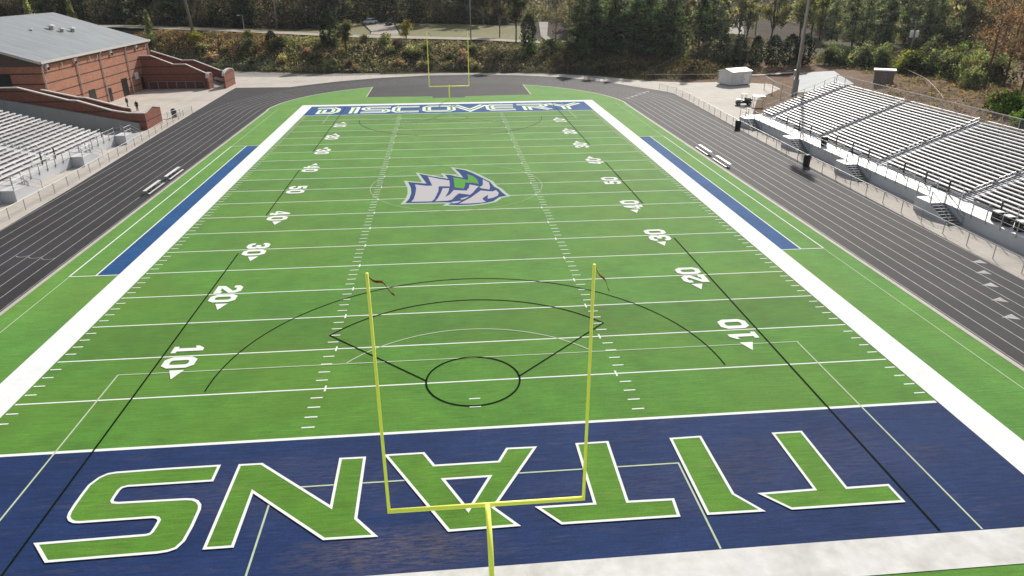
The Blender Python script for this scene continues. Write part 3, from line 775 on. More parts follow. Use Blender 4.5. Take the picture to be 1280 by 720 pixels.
        for zz in (0.55, 1.05): mb.tube([(xa + s * 0.03, p + d * 0.03, zd + zz), (xb, p + d * 0.03, zd + zz)], 0.028, 6)
        fin(mb, 'stair_handrail', 'galv')
    # back and end guard rails, with the frame beneath
    xe = s * (Xr + nrow * run + 0.05); ze = z0 + (nrow - 1) * rise
    mb = B(); n = int((y1 - y0) / 2.4)
    for k in range(n + 1):
        yy = y0 + (y1 - y0) * k / n; mb.tube([(xe, yy, 0), (xe, yy, ze + 1.35)], 0.045, 6)
    fin(mb, 'back_frame', 'galv')
    mb = B()
    for zz in (0.3, 1.35): mb.tube([(xe, y0, ze + zz), (xe, y1, ze + zz)], 0.05, 6)
    fin(mb, 'back_rail', 'cap')
    fin(B().add([(xe, y0, ze + 0.1), (xe, y1, ze + 0.1), (xe, y1, ze + 1.32), (xe, y0, ze + 1.32)], [(0, 1, 2, 3)]), 'back_mesh', 'chain')
    for yy in ((y0 - 0.05, y1 + 0.05) if s > 0 else (y0 - 0.05,)):
        mb = B()
        for i in range(0, nrow, 3):
            x = s * (Xr + i * run + 0.3); z = z0 + i * rise; mb.tube([(x, yy, 0 if i else 0.5), (x, yy, z + 1.1)], 0.04, 6)
        a, b = (s * (Xr + 0.3), yy), (s * (Xr + (nrow - 1) * run + 0.3), yy)
        for zz in (0.5, 1.1): mb.tube([(*a, z0 + zz), (*b, z0 + (nrow - 1) * rise + zz)], 0.03, 6)
        fin(mb, 'end_rail', 'galv')
    # raker frames
    mb = B(); n = int((y1 - y0) / 4.8)
    for k in range(n + 1):
        yy = y0 + 0.3 + (y1 - y0 - 0.6) * k / n
        mb.tube([(s * (Xr + 0.2), yy, z0 - 0.3), (s * (Xr + nrow * run - 0.2), yy, ze - 0.3)], 0.08, 6)
        for f in (0.35, 0.7): mb.tube([(s * (Xr + nrow * run * f), yy, 0), (s * (Xr + nrow * run * f), yy, z0 + (ze - z0) * f - 0.3)], 0.06, 6)
    fin(mb, 'raker_frame', 'galv')
    return t
grandstand('grandstand', 'big aluminium bleachers along the right of the track with grey fascia', 1, 45.35, 47.8, 1.45, 22, 0.51, 0.200, 17.5, 77.3,
           [73.3, 58.6, 44.7, 30.7], [32.4, 47.5, 61.5, 76.2], [68.2, 64.5, 61.2, 54.5, 50.7, 47.2, 40.4, 36.7, 33.1, 26.1, 22.6], -1)
grandstand('grandstand', 'white aluminium bleachers on the left beside the brick ramp wall', -1, 46.0, 47.3, 1.32, 20, 0.75, 0.20, 20, 72.0,
           [58.4, 44.0, 30.0], [29.5, 44.0, 59.0, 71.6], [70.6, 58.0, 55.0, 44.5, 41.0], 1)

# ------------------------------------------------------------------ gym
gx, gy0, gy1, ez, rx, rz = -62.7, 89.8, 133.2, 9.2, -80.0, 14.55
gx2 = 2 * rx - gx
gym = thing('gymnasium', 'large red-brick gymnasium with wide grey metal roof at the left edge', 'building', (rx, (gy0 + gy1) / 2, 0))
def gfin(mb, nm, m, parent=gym, **k):
    mb.v = [(x - gym.location.x, y - gym.location.y, z) for x, y, z in mb.v]; return mb.build(nm, m, parent, **k)
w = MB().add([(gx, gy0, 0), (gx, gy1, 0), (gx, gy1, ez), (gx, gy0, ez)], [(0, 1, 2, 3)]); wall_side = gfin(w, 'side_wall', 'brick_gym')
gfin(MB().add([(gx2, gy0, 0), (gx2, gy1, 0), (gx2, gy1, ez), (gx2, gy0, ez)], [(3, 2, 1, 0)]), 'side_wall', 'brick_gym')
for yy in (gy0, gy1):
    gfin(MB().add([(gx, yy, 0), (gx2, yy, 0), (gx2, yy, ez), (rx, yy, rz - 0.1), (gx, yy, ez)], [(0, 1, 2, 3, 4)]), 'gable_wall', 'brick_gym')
for s, xa in ((1, gx), (-1, gx2)):
    e = s * 0.45; sl = (rz - ez) / (rx - xa) if rx != xa else 0
    q = [(xa + e, gy0 - 0.5, ez - 0.30 * 0.45 + 0.06), (xa + e, gy1 + 0.5, ez - 0.30 * 0.45 + 0.06), (rx, gy1 + 0.5, rz + 0.06), (rx, gy0 - 0.5, rz + 0.06)]
    q2 = [(x, y, z + 0.16) for x, y, z in q]
    gfin(MB().add(q + q2, [(3, 2, 1, 0), (4, 5, 6, 7), (0, 1, 5, 4), (1, 2, 6, 5), (2, 3, 7, 6), (3, 0, 4, 7)]), 'roof_slope', 'roof')
gfin(MB().span((gx + 0.47, gy0 - 0.55, ez - 0.22), (gx + 0.64, gy1 + 0.55, ez + 0.12)), 'gutter', 'cap')
mb = MB()
for yy in (gy0 - 0.56,):
    mb.prism([(gx + 0.45, ez - 0.30), (gx + 0.45, ez + 0.10), (rx, rz + 0.24), (gx2 - 0.45, ez + 0.10), (gx2 - 0.45, ez - 0.30), (rx, rz - 0.15)], 'y', yy - 0.05, yy + 0.03)
gfin(mb, 'rake_trim', 'cap')
for yy in (90.0, 101.05, 110.2, 121.5, 133.0):
    gfin(MB().tube([(gx + 0.55, yy, ez - 0.2), (gx + 0.16, yy, ez - 0.75), (gx + 0.16, yy, 0.1)], 0.11, 8), 'downspout', 'cap')
for ya, yb_, h in ((103.4, 105.6, 3.0), (111.0, 112.0, 2.3), (117.2, 119.6, 3.2), (126.6, 127.7, 2.4)):
    f = gfin(MB().span((gx + 0.003, ya - 0.12, 0.02), (gx + 0.05, yb_ + 0.12, h + 0.12)), 'door', 'dark_open')
    gfin(MB().span((gx + 0.052, ya, 0.04), (gx + 0.07, yb_, h)), 'door_leaf', 'black', f)
for yy in (91.5, 100.65, 114.9, 127.0):
    l = gfin(MB().span((gx + 0.003, yy - 0.3, 8.0), (gx + 0.30, yy + 0.3, 8.75)), 'wall_light', 'white')
    gfin(MB().span((gx + 0.302, yy - 0.22, 7.9), (gx + 0.42, yy + 0.22, 8.35)), 'lens', 'glass', l)
for yy in (96.0, 106.0, 109.0, 131.6):
    gfin(MB().tube([(gx, yy, 8.6), (gx + 0.25, yy, 8.6), (gx + 0.25, yy, 7.9)], 0.09, 6), 'overflow_spout', 'cap')
gfin(MB().span((-70.8, gy0 - 0.05, 3.7), (-67.4, gy0 - 0.003, 7.5)), 'gable_opening', 'dark_open')
gfin(MB().span((gx + 0.003, 123.9, 2.4), (gx + 0.06, 125.6, 3.7)), 'wall_panel', 'white')
gfin(MB().span((gx + 0.003, 128.1, 3.1), (gx + 0.25, 128.7, 3.8)), 'wall_light', 'darkpost')
def roofz(x): return ez + (rz - ez) * (gx - x) / (gx - rx) + 0.22
for vx, vy, sz in ((-72.5, 116, 1.1), (-71, 116.5, 0.9), (-70.5, 119.5, 1.0), (-73, 110, 0.5)):
    z = roofz(vx)
    v = gfin(MB().tube([(vx, vy, z - 0.3), (vx, vy, z + 0.5 * sz)], 0.35 * sz, 12), 'roof_vent', 'galv')
    gfin(MB().tube([(vx, vy, z + 0.5 * sz), (vx, vy, z + 0.62 * sz), (vx, vy, z + 0.85 * sz)], [0.62 * sz, 0.62 * sz, 0.1], 12), 'vent_hood', 'alu', v)

# ------------------------------------------------------------------ brick ramps
def prof_wall(name, prof, ya, yb_, parent, org, base=0.0, m='brick', cap=True):
    """wall standing along x with a stepped top profile, coping on top"""
    P = [(x, z) for x, z in prof]
    mb = MB().prism([(P[0][0], base)] + P + [(P[-1][0], base)], 'y', ya, yb_)
    mb.v = [(x - org[0], y - org[1], z - org[2]) for x, y, z in mb.v]; o = mb.build(name, m, parent)
    if cap:
        up = [(x, z + 0.16) for x, z in P]; lo = [(x, z + 0.004) for x, z in P]
        mb = MB().prism(lo + up[::-1], 'y', ya - 0.08, yb_ + 0.08)
        mb.v = [(x - org[0], y - org[1], z - org[2]) for x, y, z in mb.v]; mb.build('coping', 'cap', o)
    return o
t = thing('brick_ramp', 'long brick-walled access ramp between the left bleachers and the plaza', 'ramp', (-55, 85, 0)); org = (-55, 85, 0)
prof_wall('ramp_wall', [(-45.6, 2.42), (-48.0, 2.5), (-50.2, 2.9), (-54.8, 4.4), (-56.0, 4.5), (-62.6, 6.4), (-70, 6.4)], 82.0, 82.35, t, org)
prof_wall('ramp_wall', [(-50.0, 2.25), (-51.0, 2.4), (-56.3, 3.95), (-57.5, 4.05), (-62.2, 5.2), (-62.6, 5.25)], 88.0, 88.35, t, org)
prof_wall('base_wall', [(-46.6, 1.1), (-49.4, 1.68), (-57.3, 3.35), (-65, 4.87), (-70, 5.85)], 81.5, 81.995, t, org, m='concrete_wall', cap=False)
prof_wall('ramp_slab', [(-50.0, 0.05), (-54.8, 1.5), (-56.2, 1.55), (-62.5, 3.5), (-70, 3.5)], 82.36, 87.99, t, org, base=-0.2, m='concrete_wall', cap=False)
mb = MB().prism([(82.36, 0), (82.36, 2.40), (85.2, 2.95), (88.35, 2.35), (88.35, 0)], 'x', -45.95, -45.6); mb.v = [(x - org[0], y - org[1], z) for x, y, z in mb.v]
e = mb.build('end_wall', 'brick', t)
mb = MB().prism([(82.36, 2.404), (85.2, 2.954), (88.35, 2.354), (88.35, 2.5), (85.2, 3.10), (82.36, 2.55)], 'x', -46.02, -45.53); mb.v = [(x - org[0], y - org[1], z) for x, y, z in mb.v]
mb.build('coping', 'cap', e)
t = thing('brick_ramp', 'brick access ramp with curved end piers beyond the gymnasium', 'ramp', (-54, 130, 0)); org = (-54, 130, 0)
prof_wall('ramp_wall', [(-49.6, 2.7), (-53.8, 4.75), (-56.2, 4.75), (-60.4, 6.5), (-62.6, 6.5)], 127.6, 127.95, t, org)
prof_wall('ramp_wall', [(-46.4, 2.5), (-49.0, 2.7), (-54.2, 4.9), (-56.6, 4.9), (-62.6, 6.9)], 134.2, 134.55, t, org)
prof_wall('ramp_slab', [(-48.6, 0.05), (-54.8, 1.9), (-56.2, 1.95), (-62.6, 3.9)], 127.96, 134.19, t, org, base=-0.2, m='concrete_wall', cap=False)
def pier(x, ya, yb_, h):
    n = 10; pr = [(ya, 0), (ya, h * 0.72)] + [(ya + (yb_ - ya) * (0.5 - 0.5 * math.cos(math.pi * k / n)), h * (0.72 + 0.28 * math.sin(math.pi * k / n))) for k in range(1, n)] + [(yb_, h * 0.72), (yb_, 0)]
    mb = MB().prism(pr, 'x', x - 0.4, x); mb.v = [(a - org[0], b - org[1], c) for a, b, c in mb.v]; o = mb.build('end_pier', 'brick', t)
    up = [(a, b + 0.004) for a, b in pr[1:-1]]; up2 = [(a, b + 0.17) for a, b in pr[1:-1]]
    mb = MB().prism(up + up2[::-1], 'x', x - 0.48, x + 0.08); mb.v = [(a - org[0], b - org[1], c) for a, b, c in mb.v]; mb.build('coping', 'cap', o)
pier(-49.1, 125.6, 128.6, 3.1); pier(-46.0, 126.2, 133.8, 3.5)
mb = MB()
for yy in (129.4, 130.4, 131.4):
    mb.tube([(-46.8, yy, 0), (-46.8, yy, 1.0), (-49.4, yy, 1.8), (-49.4, yy, 0.3)], 0.05, 6)
mb.v = [(a - org[0], b - org[1], c) for a, b, c in mb.v]; mb.build('ramp_handrail', 'galv', t)

# ------------------------------------------------------------------ fences
def fence(name, label, path, h, step, post_m, mesh_m, pr=0.035, rail_m=None, mesh=True, mid=False):
    x0, y0 = path[0]; z0 = terrain(x0, y0)
    t = thing(name, label, 'fence', (x0, y0, z0))
    loc = lambda x, y, z: (x - x0, y - y0, z - z0)
    pts = []
    for a, b in zip(path, path[1:]):
        d = math.dist(a, b); n = max(1, round(d / step))
        for k in range(n): pts.append((a[0] + (b[0] - a[0]) * k / n, a[1] + (b[1] - a[1]) * k / n))
    pts.append(path[-1])
    G = [(x, y, terrain(x, y)) for x, y in pts]
    for x, y, z in G:
        MB().tube([loc(x, y, z - 0.1), loc(x, y, z + h)], pr, 6).build('fence_post', post_m, t)
    mb = MB().tube([loc(x, y, z + h) for x, y, z in G], pr * 0.8, 6)
    if mid: mb.tube([loc(x, y, z + h * 0.5) for x, y, z in G], pr * 0.7, 6)
    mb.build('fence_rail', rail_m or post_m, t)
    if mesh:
        vs = []; fs = []
        for i, (x, y, z) in enumerate(G):
            vs += [loc(x, y, z + 0.04), loc(x, y, z + h - 0.03)]
            if i: fs.append((2 * i - 2, 2 * i, 2 * i + 1, 2 * i - 1))
        MB().add(vs, fs).build('wire_mesh', mesh_m, t)
    return t
fence('chain_link_fence', 'low galvanised chain-link fence between track and right-hand bleachers', [(42.15, 10), (42.2, 50), (42.9, 76), (44.0, 100), (44.0, 108), (42.4, 114)], 1.15, 3.2, 'galv', 'chain')
fence('chain_link_fence', 'low galvanised chain-link fence between track and left-hand bleachers', [(-42.2, 12), (-42.4, 50), (-43.2, 76), (-43.9, 93)], 1.15, 3.0, 'galv', 'chain')
fence('chain_link_fence', 'dark chain-link fence at the foot of the planted bank behind the far bend', [(-62, 162), (-51, 155.6), (-39, 150.6), (-30, 148.2), (-15, 147.8), (0, 147.2), (16, 145.2), (26, 142.2), (34, 137.6)], 1.9, 4.4, 'darkpost', 'chain_dark', 0.05)
fence('wire_fence', 'pale single-rail fence climbing the wooded bank behind the far right bend', [(44.5, 132.4), (52, 140), (58.5, 151)], 1.2, 3.0, 'wood', 'chain', 0.05, mesh=False)
fence('wire_fence', 'pale rail fence along the clay cutting beside the white shed', [(43.5, 128.6), (52, 127.6), (61, 126.8)], 1.2, 3.0, 'wood', 'chain', 0.05, rail_m='cap', mesh=False)
fence('road_guard_fence', 'long low fence along the clay slope behind the right-hand bleachers', [(84, 143), (86.5, 139), (89.6, 132), (92.6, 124), (94, 114), (88.5, 99), (80, 81)], 1.1, 4.0, 'galv', 'chain', 0.05, rail_m='cap', mesh=False)
t = fence('pipe_gate', 'tall pale pipe barrier at the far end of the right-hand bleachers', [(61.5, 96), (62.5, 106), (64, 113)], 2.4, 5.0, 'cap', 'chain', 0.07, mid=True, mesh=False)
fence('plaza_railing', 'dark mesh railing in front of the shaded far ramp wall on the plaza', [(-61.5, 126.8), (-50.4, 126.8)], 1.5, 1.9, 'galv', 'chain_dark', 0.05)
fence('plaza_barrier', 'short pale barrier on the plaza beside the black bin', [(-45.6, 90.6), (-43.6, 96.5)], 1.2, 2.8, 'galv', 'chain', 0.04)

# ------------------------------------------------------------------ team benches
def bench(label, x, y, group=None):
    t = thing('team_bench', label, 'bench', (x, y, 0.022), 0)
    s = 1 if x > 0 else -1
    MB().box((0.07 * s, 0, 0.44), (0.32, 4.5, 0.045)).build('seat', 'alu', t)
    MB().box((-0.34 * s, 0, 0.12), (0.18, 4.5, 0.04)).build('foot_rail', 'alu', t)
    for k in (-1.9, -0.63, 0.63, 1.9):
        MB().tube([(0.18 * s, k, 0.42), (0.18 * s, k, 0.0)], 0.03, 6).tube([(-0.05 * s, k, 0.42), (-0.05 * s, k, 0.0)], 0.03, 6).tube([(0.18 * s, k, 0.39), (-0.05 * s, k, 0.39)], 0.03, 6).tube([(-0.40 * s, k, 0.07), (0.18 * s, k, 0.07)], 0.03, 6).build('bench_leg', 'galv', t)
    return t
bench('nearer aluminium team bench on the inner lane of the left straight', -32.55, 47.6)
bench('farther aluminium team bench on the inner lane of the left straight', -32.45, 53.6)
bench('nearer aluminium team bench on the inner lane of the right straight', 32.3, 52.2)
bench('farther aluminium team bench on the inner lane of the right straight', 32.3, 58.6)

# ------------------------------------------------------------------ bins, shed, small equipment
def bin_(label, x, y, z=0.012, h=1.05, r=0.36):
    t = thing('trash_can', label, 'trash can', (x, y, z))
    MB().tube([(0, 0, 0), (0, 0, h * 0.08), (0, 0, h * 0.82)], [r * 0.86, r * 0.9, r], 14).build('can_body', 'black', t, smooth=False)
    MB().tube([(0, 0, h * 0.825), (0, 0, h * 0.88), (0, 0, h), (0, 0, h * 1.04)], [r * 1.06, r * 1.06, r * 0.72, r * 0.3], 14).build('can_lid', 'black', t)
    for s in (-1, 1): MB().box((s * r * 1.03, 0, h * 0.62), (0.05, 0.22, 0.06)).build('can_handle', 'black', t)
    return t
bin_('black trash can by the fence opposite the middle of the right-hand bleachers', 41.75, 49.9, 0.022, 1.35, 0.42)
bin_('black trash can by the fence at the far end of the right-hand bleachers', 42.3, 72.6, 0.022, 1.3, 0.42)
bin_('black trash can at the plaza edge next to the brick ramp end', -45.3, 92.8, 0.012, 1.35, 0.42)
bin_('black trash can on the walkway at the front of the right-hand bleachers', 46.3, 54.9, 1.25, 1.15, 0.42)
def speaker(label, y):
    t = thing('equipment_case', label, 'case', (46.2, y, 1.25))
    MB().box((0, 0, 0.42), (0.62, 0.7, 0.8)).build('case_body', 'black', t, bevel=0.03)
    MB().box((0, 0, 0.86), (0.64, 0.72, 0.07)).build('case_lid', 'galv', t)
    for s in (-1, 1): MB().box((-0.26 * 0 + 0.0, s * 0.37, 0.5), (0.25, 0.04, 0.08)).build('case_handle', 'galv', t)
    return t
speaker('farthest black case in the short row on the right-hand walkway', 24.6)
speaker('middle black case in the short row on the right-hand walkway', 23.3)
speaker('nearest black case in the short row on the right-hand walkway', 21.9)

t = thing('storage_shed', 'small white storage shed on the concrete past the right-hand bleachers', 'shed', (60.2, 119.6, 0), rad(23))
MB().span((-2.6, -2.0, 0.18), (2.6, 2.0, 2.75)).build('shed_wall', 'shed', t)
MB().prism([(-2.2, 2.7), (0, 3.25), (2.2, 2.7), (2.2, 2.82), (0, 3.38), (-2.2, 2.82)], 'x', -2.85, 2.85).build('shed_roof', 'white', t)
for sx in (-2.6, 2.55): MB().prism([(-2.0, 2.752), (0, 3.2), (2.0, 2.752)], 'x', sx, sx + 0.05).build('shed_gable', 'shed', t)
d = MB().span((-2.66, -0.8, 0.25), (-2.605, 0.8, 2.2)).build('shed_door', 'shed', t)
MB().span((-2.69, 0.55, 1.1), (-2.662, 0.7, 1.3)).build('door_handle', 'galv', d)
for a in (-2.2, 0, 2.2): MB().span((a - 0.2, -1.8, -0.02), (a + 0.2, 1.8, 0.178)).build('skid', 'wood', t)
for cx in (-2.6, 2.6):
    for cy in (-2.0, 2.0): MB().box((cx, cy, 1.46), (0.12, 0.12, 2.56)).build('corner_trim', 'cap', t)
d = MB().span((0.6, -2.04, 0.25), (2.0, -2.003, 2.25)).build('shed_door', 'white', t)
MB().span((0.7, -2.07, 1.1), (0.8, -2.042, 1.3)).build('door_handle', 'darkpost', d)
MB().span((-0.4, -2.055, 1.5), (0.4, -2.005, 1.9)).build('shed_vent', 'cap', t)

t = thing('equipment_kiosk', 'small tan block hut with pale flat roof on the clay slope', 'hut', (83.7, 104.3, terrain(83.7, 104.3)), rad(-30))
MB().span((-1.7, -1.3, -0.3), (1.7, 1.3, 2.2)).build('hut_wall', 'tan', t)
MB().span((-1.95, -1.55, 2.205), (1.95, 1.55, 2.42)).build('hut_roof', 'white', t)
d = MB().span((-0.5, -1.36, 0.0), (0.5, -1.305, 1.9)).build('hut_door', 'wood', t)
MB().span((0.3, -1.40, 0.9), (0.4, -1.365, 1.05)).build('door_handle', 'galv', d)

def hurdle(label, x, y, rz):
    t = thing('track_hurdle', label, 'hurdle', (x, y, 0.024), rz, 'hurdles at the track edge')
    MB().box((0, 0.0, 0.80), (1.15, 0.03, 0.10)).build('hurdle_bar', 'black', t)
    for s in (-1, 1):
        MB().tube([(s * 0.5, 0, 0.8), (s * 0.5, 0, 0.03), (s * 0.5, 0.65, 0.03)], 0.03, 6).build('hurdle_leg', 'darkpost', t)
    return t
h0 = hurdle('black hurdle standing at the outer edge of the far right bend', 30.6, 130.6, rad(-40))
for k in range(1, 4): dup(h0, (30.6 + 0.9 * k, 130.6 - 1.25 * k, 0.024), rad(-42))

t = thing('utility_cart', 'dark open utility cart parked behind the far end of the right-hand bleachers', 'cart', (51.6, 93.4, 0.012), rad(-12))
MB().box((0, 0, 0.55), (2.6, 1.2, 0.28)).build('chassis', 'black', t, bevel=0.05)
MB().box((-0.85, 0, 0.86), (0.8, 1.15, 0.34)).build('hood', 'galv', t, bevel=0.08)
b_ = MB().box((0.8, 0, 0.86), (1.1, 1.25, 0.06)); 
for yy in (-0.61, 0.61): b_.box((0.8, yy, 1.02), (1.1, 0.05, 0.26))
b_.build('cargo_bed', 'black', t)
s_ = MB().box((0.0, 0, 0.80), (0.5, 1.1, 0.2)).build('seat', 'black', t, bevel=0.04); MB().box((0.26, 0, 1.12), (0.12, 1.1, 0.46)).build('seat_back', 'black', s_, bevel=0.03)
rb = MB()
for yy in (-0.56, 0.56): rb.tube([(-0.45, yy, 0.7), (-0.3, yy, 1.9), (0.35, yy, 1.9), (0.4, yy, 0.7)], 0.035, 8)
rb.build('roll_cage', 'darkpost', t); MB().box((0.02, 0, 1.95), (0.95, 1.25, 0.05)).build('cart_roof', 'black', t)
for sx in (-0.9, 0.9):
    for sy in (-0.62, 0.62):
        wv = MB().tube([(sx, sy - 0.13, 0.33), (sx, sy + 0.13, 0.33)], 0.33, 16).build('wheel', 'tyre', t); MB().tube([(sx, sy - 0.14, 0.33), (sx, sy + 0.14, 0.33)], 0.16, 10).build('rim', 'galv', wv)
t = thing('tubular_rack', 'silver tubular frame beside the utility cart at the bleacher end', 'rack', (53.8, 92.2, 0.012), rad(-12))
mb = MB()
for sx in (-0.9, 0.9):
    for sy in (-0.7, 0.7): mb.tube([(sx, sy, 0), (sx, sy, 1.7)], 0.05, 6)
for sy in (-0.7, 0.7): mb.tube([(-0.9, sy, 1.0), (0.9, sy, 1.0)], 0.04, 6)
mb.build('frame_tube', 'galv', t); MB().box((0, 0, 1.73), (2.0, 1.6, 0.06)).build('frame_top', 'alu', t)

# ------------------------------------------------------------------ poles
SUN_AZ = math.atan2(26.5, 58.5)        # from +y toward +x
SUN_EL = rad(33.0)
def light_pole(label, x, y, h):
    t = thing('floodlight_pole', label, 'light pole', (x, y, terrain(x, y)))
    MB().tube([(0, 0, 0), (0, 0, 3.0)], 0.52, 14).build('pole_base', 'concrete_wall', t)
    MB().tube([(0, 0, 3.0), (0, 0, h)], 0.36, 14, r2=0.16).build('pole_shaft', 'galv', t, smooth=True)
    for k in range(3):
        z = h - 0.3 - k * 0.75
        a = MB().tube([(0, -2.5, z), (0, 2.5, z)], 0.07, 6).build('cross_arm', 'galv', t)
        for q in range(6):
            yy = -2.3 + q * 0.92
            MB().tube([(-0.05, yy, z - 0.05), (-0.35, yy, z - 0.2), (-0.55, yy, z - 0.32)], [0.12, 0.30, 0.34], 10).build('lamp_head', 'galv', a)
    MB().box((-0.5, 0.0, 4.2), (0.35, 0.6, 1.1)).build('control_box', 'galv', t)
    return t
LX, LY = 65.6, 103.0
light_pole('tall steel floodlight pole behind the far end of the right-hand bleachers', LX, LY, 41.5)
def utility_pole(label, x, y, h, r, arms=True, cans=False, m='wood', lean=0.0):
    t = thing('utility_pole', label, 'utility pole', (x, y, terrain(x, y) - 0.2))
    MB().tube([(0, 0, 0), (lean, 0, h)], r, 10, r2=r * 0.65).build('pole_shaft', m, t, smooth=True)
    if arms:
        MB().box((lean * 0.93, -0.14, h - 0.7), (2.4, 0.10, 0.12)).build('cross_arm', 'wood', t)
        for k in (-1.05, -0.35, 0.35, 1.05): MB().tube([(lean * 0.93 + k, -0.14, h - 0.64), (lean * 0.93 + k, -0.14, h - 0.42)], 0.05, 8).build('insulator', 'white', t)
    if cans:
        for k in (-0.62, 0.62): MB().tube([(k, -0.1, h - 3.6), (k, -0.1, h - 2.3)], 0.34, 12).build('transformer', 'white', t)
    return t
utility_pole('thick leaning wooden utility pole rising from the yellow bush on the bank', -68.7, 183.0, 17.5, 0.42, lean=-1.4)
utility_pole('slim wooden utility pole across the road behind the dark round cedar', -49.7, 199.6, 15.0, 0.24)
utility_pole('thin grey utility pole standing directly behind the distant goal post', 6.7, 169.0, 16.0, 0.16, m='galv')
utility_pole('short wooden utility pole behind the row of dark evergreens', 97.6, 198.5, 9.0, 0.2)
utility_pole('utility pole with two white transformers among the bushes on the right', 98.2, 119.6, 10.5, 0.2, cans=True)
t = thing('street_lamp', 'small grey roadside lamp post at the left of the road', 'street lamp', (-55.6, 185.2, terrain(-55.6, 185.2)))
MB().tube([(0, 0, 0), (0, 0, 4.6)], 0.10, 8, r2=0.07).build('lamp_post', 'galv', t)
MB().tube([(0, 0, 4.6), (-0.5, 0, 4.75), (-1.0, 0, 4.72)], 0.05, 6).build('lamp_arm', 'galv', t)
MB().box((-1.1, 0, 4.7), (0.7, 0.3, 0.14)).build('lamp_head', 'white', t)
def cable(label, a, b, sag, n=16):
    pts = []
    for i in range(n + 1):
        q = i / n; pts.append([a[k] + (b[k] - a[k]) * q for k in range(3)]); pts[-1][2] -= sag * 4 * q * (1 - q)
    o = MB().tube([[p[k] - a[k] for k in range(3)] for p in pts], 0.022, 5).build('power_line', 'wood'); o.location = a
    tag(o, label, 'power line'); return o
cable('thin power line running from the leaning wooden pole across the dark woods', (-70.0, 183, 24.0), (-49.7, 199.6, 20.8), 0.5)
cable('thin power line between the slim wooden pole and the thin grey pole', (-49.7, 199.6, 18.0), (6.7, 169.0, 14.5), 1.6)
cable('thin power line running right from the transformer pole toward the red trees', (98.2, 119.6, 11.4), (120, 70, 13.5), 0.8)
cable('thin power line running left from the transformer pole over the bushes', (98.2, 119.6, 11.4), (97.6, 198.5, 13.5), 1.2)

# ------------------------------------------------------------------ vehicles on the far driveway
def vehicle(name, label, cat, x, y, rz, paint, pickup):
    t = thing(name, label, cat, (x, y, terrain(x, y) + 0.2), rz)
    m = mat('car_paint_' + cat.replace(' ', '_'), paint, 0.25, 0.0, 0.02, 1.0, spec=0.5)
    L, W = 5.2, 1.95
    body = [(-2.6, 0.45), (-2.6, 0.95), (-2.45, 1.05), (-1.3, 1.12), (2.5, 1.1), (2.6, 0.95), (2.6, 0.45)]
    MB().prism(body, 'y', -W / 2, W / 2).build('body', m, t, bevel=0.05)
    cab = [(-1.3, 1.125), (-0.7, 1.85), (0.75, 1.88), (1.0, 1.125)] if pickup else [(-1.3, 1.125), (-0.6, 1.78), (1.9, 1.8), (2.45, 1.125)]
    c = MB().prism(cab, 'y', -W / 2 + 0.1, W / 2 - 0.1).build('cabin', m, t, bevel=0.04)
    k = 0.72
    gl = [(p[0] * 0.92, 1.16 + (p[1] - 1.125) * 0.8) for p in cab]
    MB().prism(gl, 'y', -W / 2 + 0.09, W / 2 - 0.09).build('side_window', 'glass', c)
    fr = cab[0], cab[1]
    MB().add([(fr[0][0] - 0.01, -0.75, 1.2), (fr[0][0] - 0.01, 0.75, 1.2), (fr[1][0] - 0.04, 0.7, 1.76), (fr[1][0] - 0.04, -0.7, 1.76)], [(0, 1, 2, 3)]).build('windscreen', 'glass', c)
    for sx in (-1.65, 1.65):
        for sy in (-0.9, 0.9):
            wv = MB().tube([(sx, sy - 0.12, 0.38), (sx, sy + 0.12, 0.38)], 0.38, 16).build('wheel', 'tyre', t); MB().tube([(sx, sy - 0.13, 0.38), (sx, sy + 0.13, 0.38)], 0.22, 10).build('rim', 'galv', wv)
    for sy in (-0.7, 0.7):
        MB().box((-2.61, sy, 0.85), (0.05, 0.35, 0.16)).build('headlight', 'white', t)
    return t
vehicle('pickup_truck', 'white pickup truck parked at the end of the far gravel driveway', 'pickup truck', -24.2, 222.5, rad(62), (0.75, 0.75, 0.74), True)
vehicle('parked_car', 'dark car parked beside the white pickup under the trees', 'car', -17.6, 221.0, rad(75), (0.02, 0.02, 0.025), False)

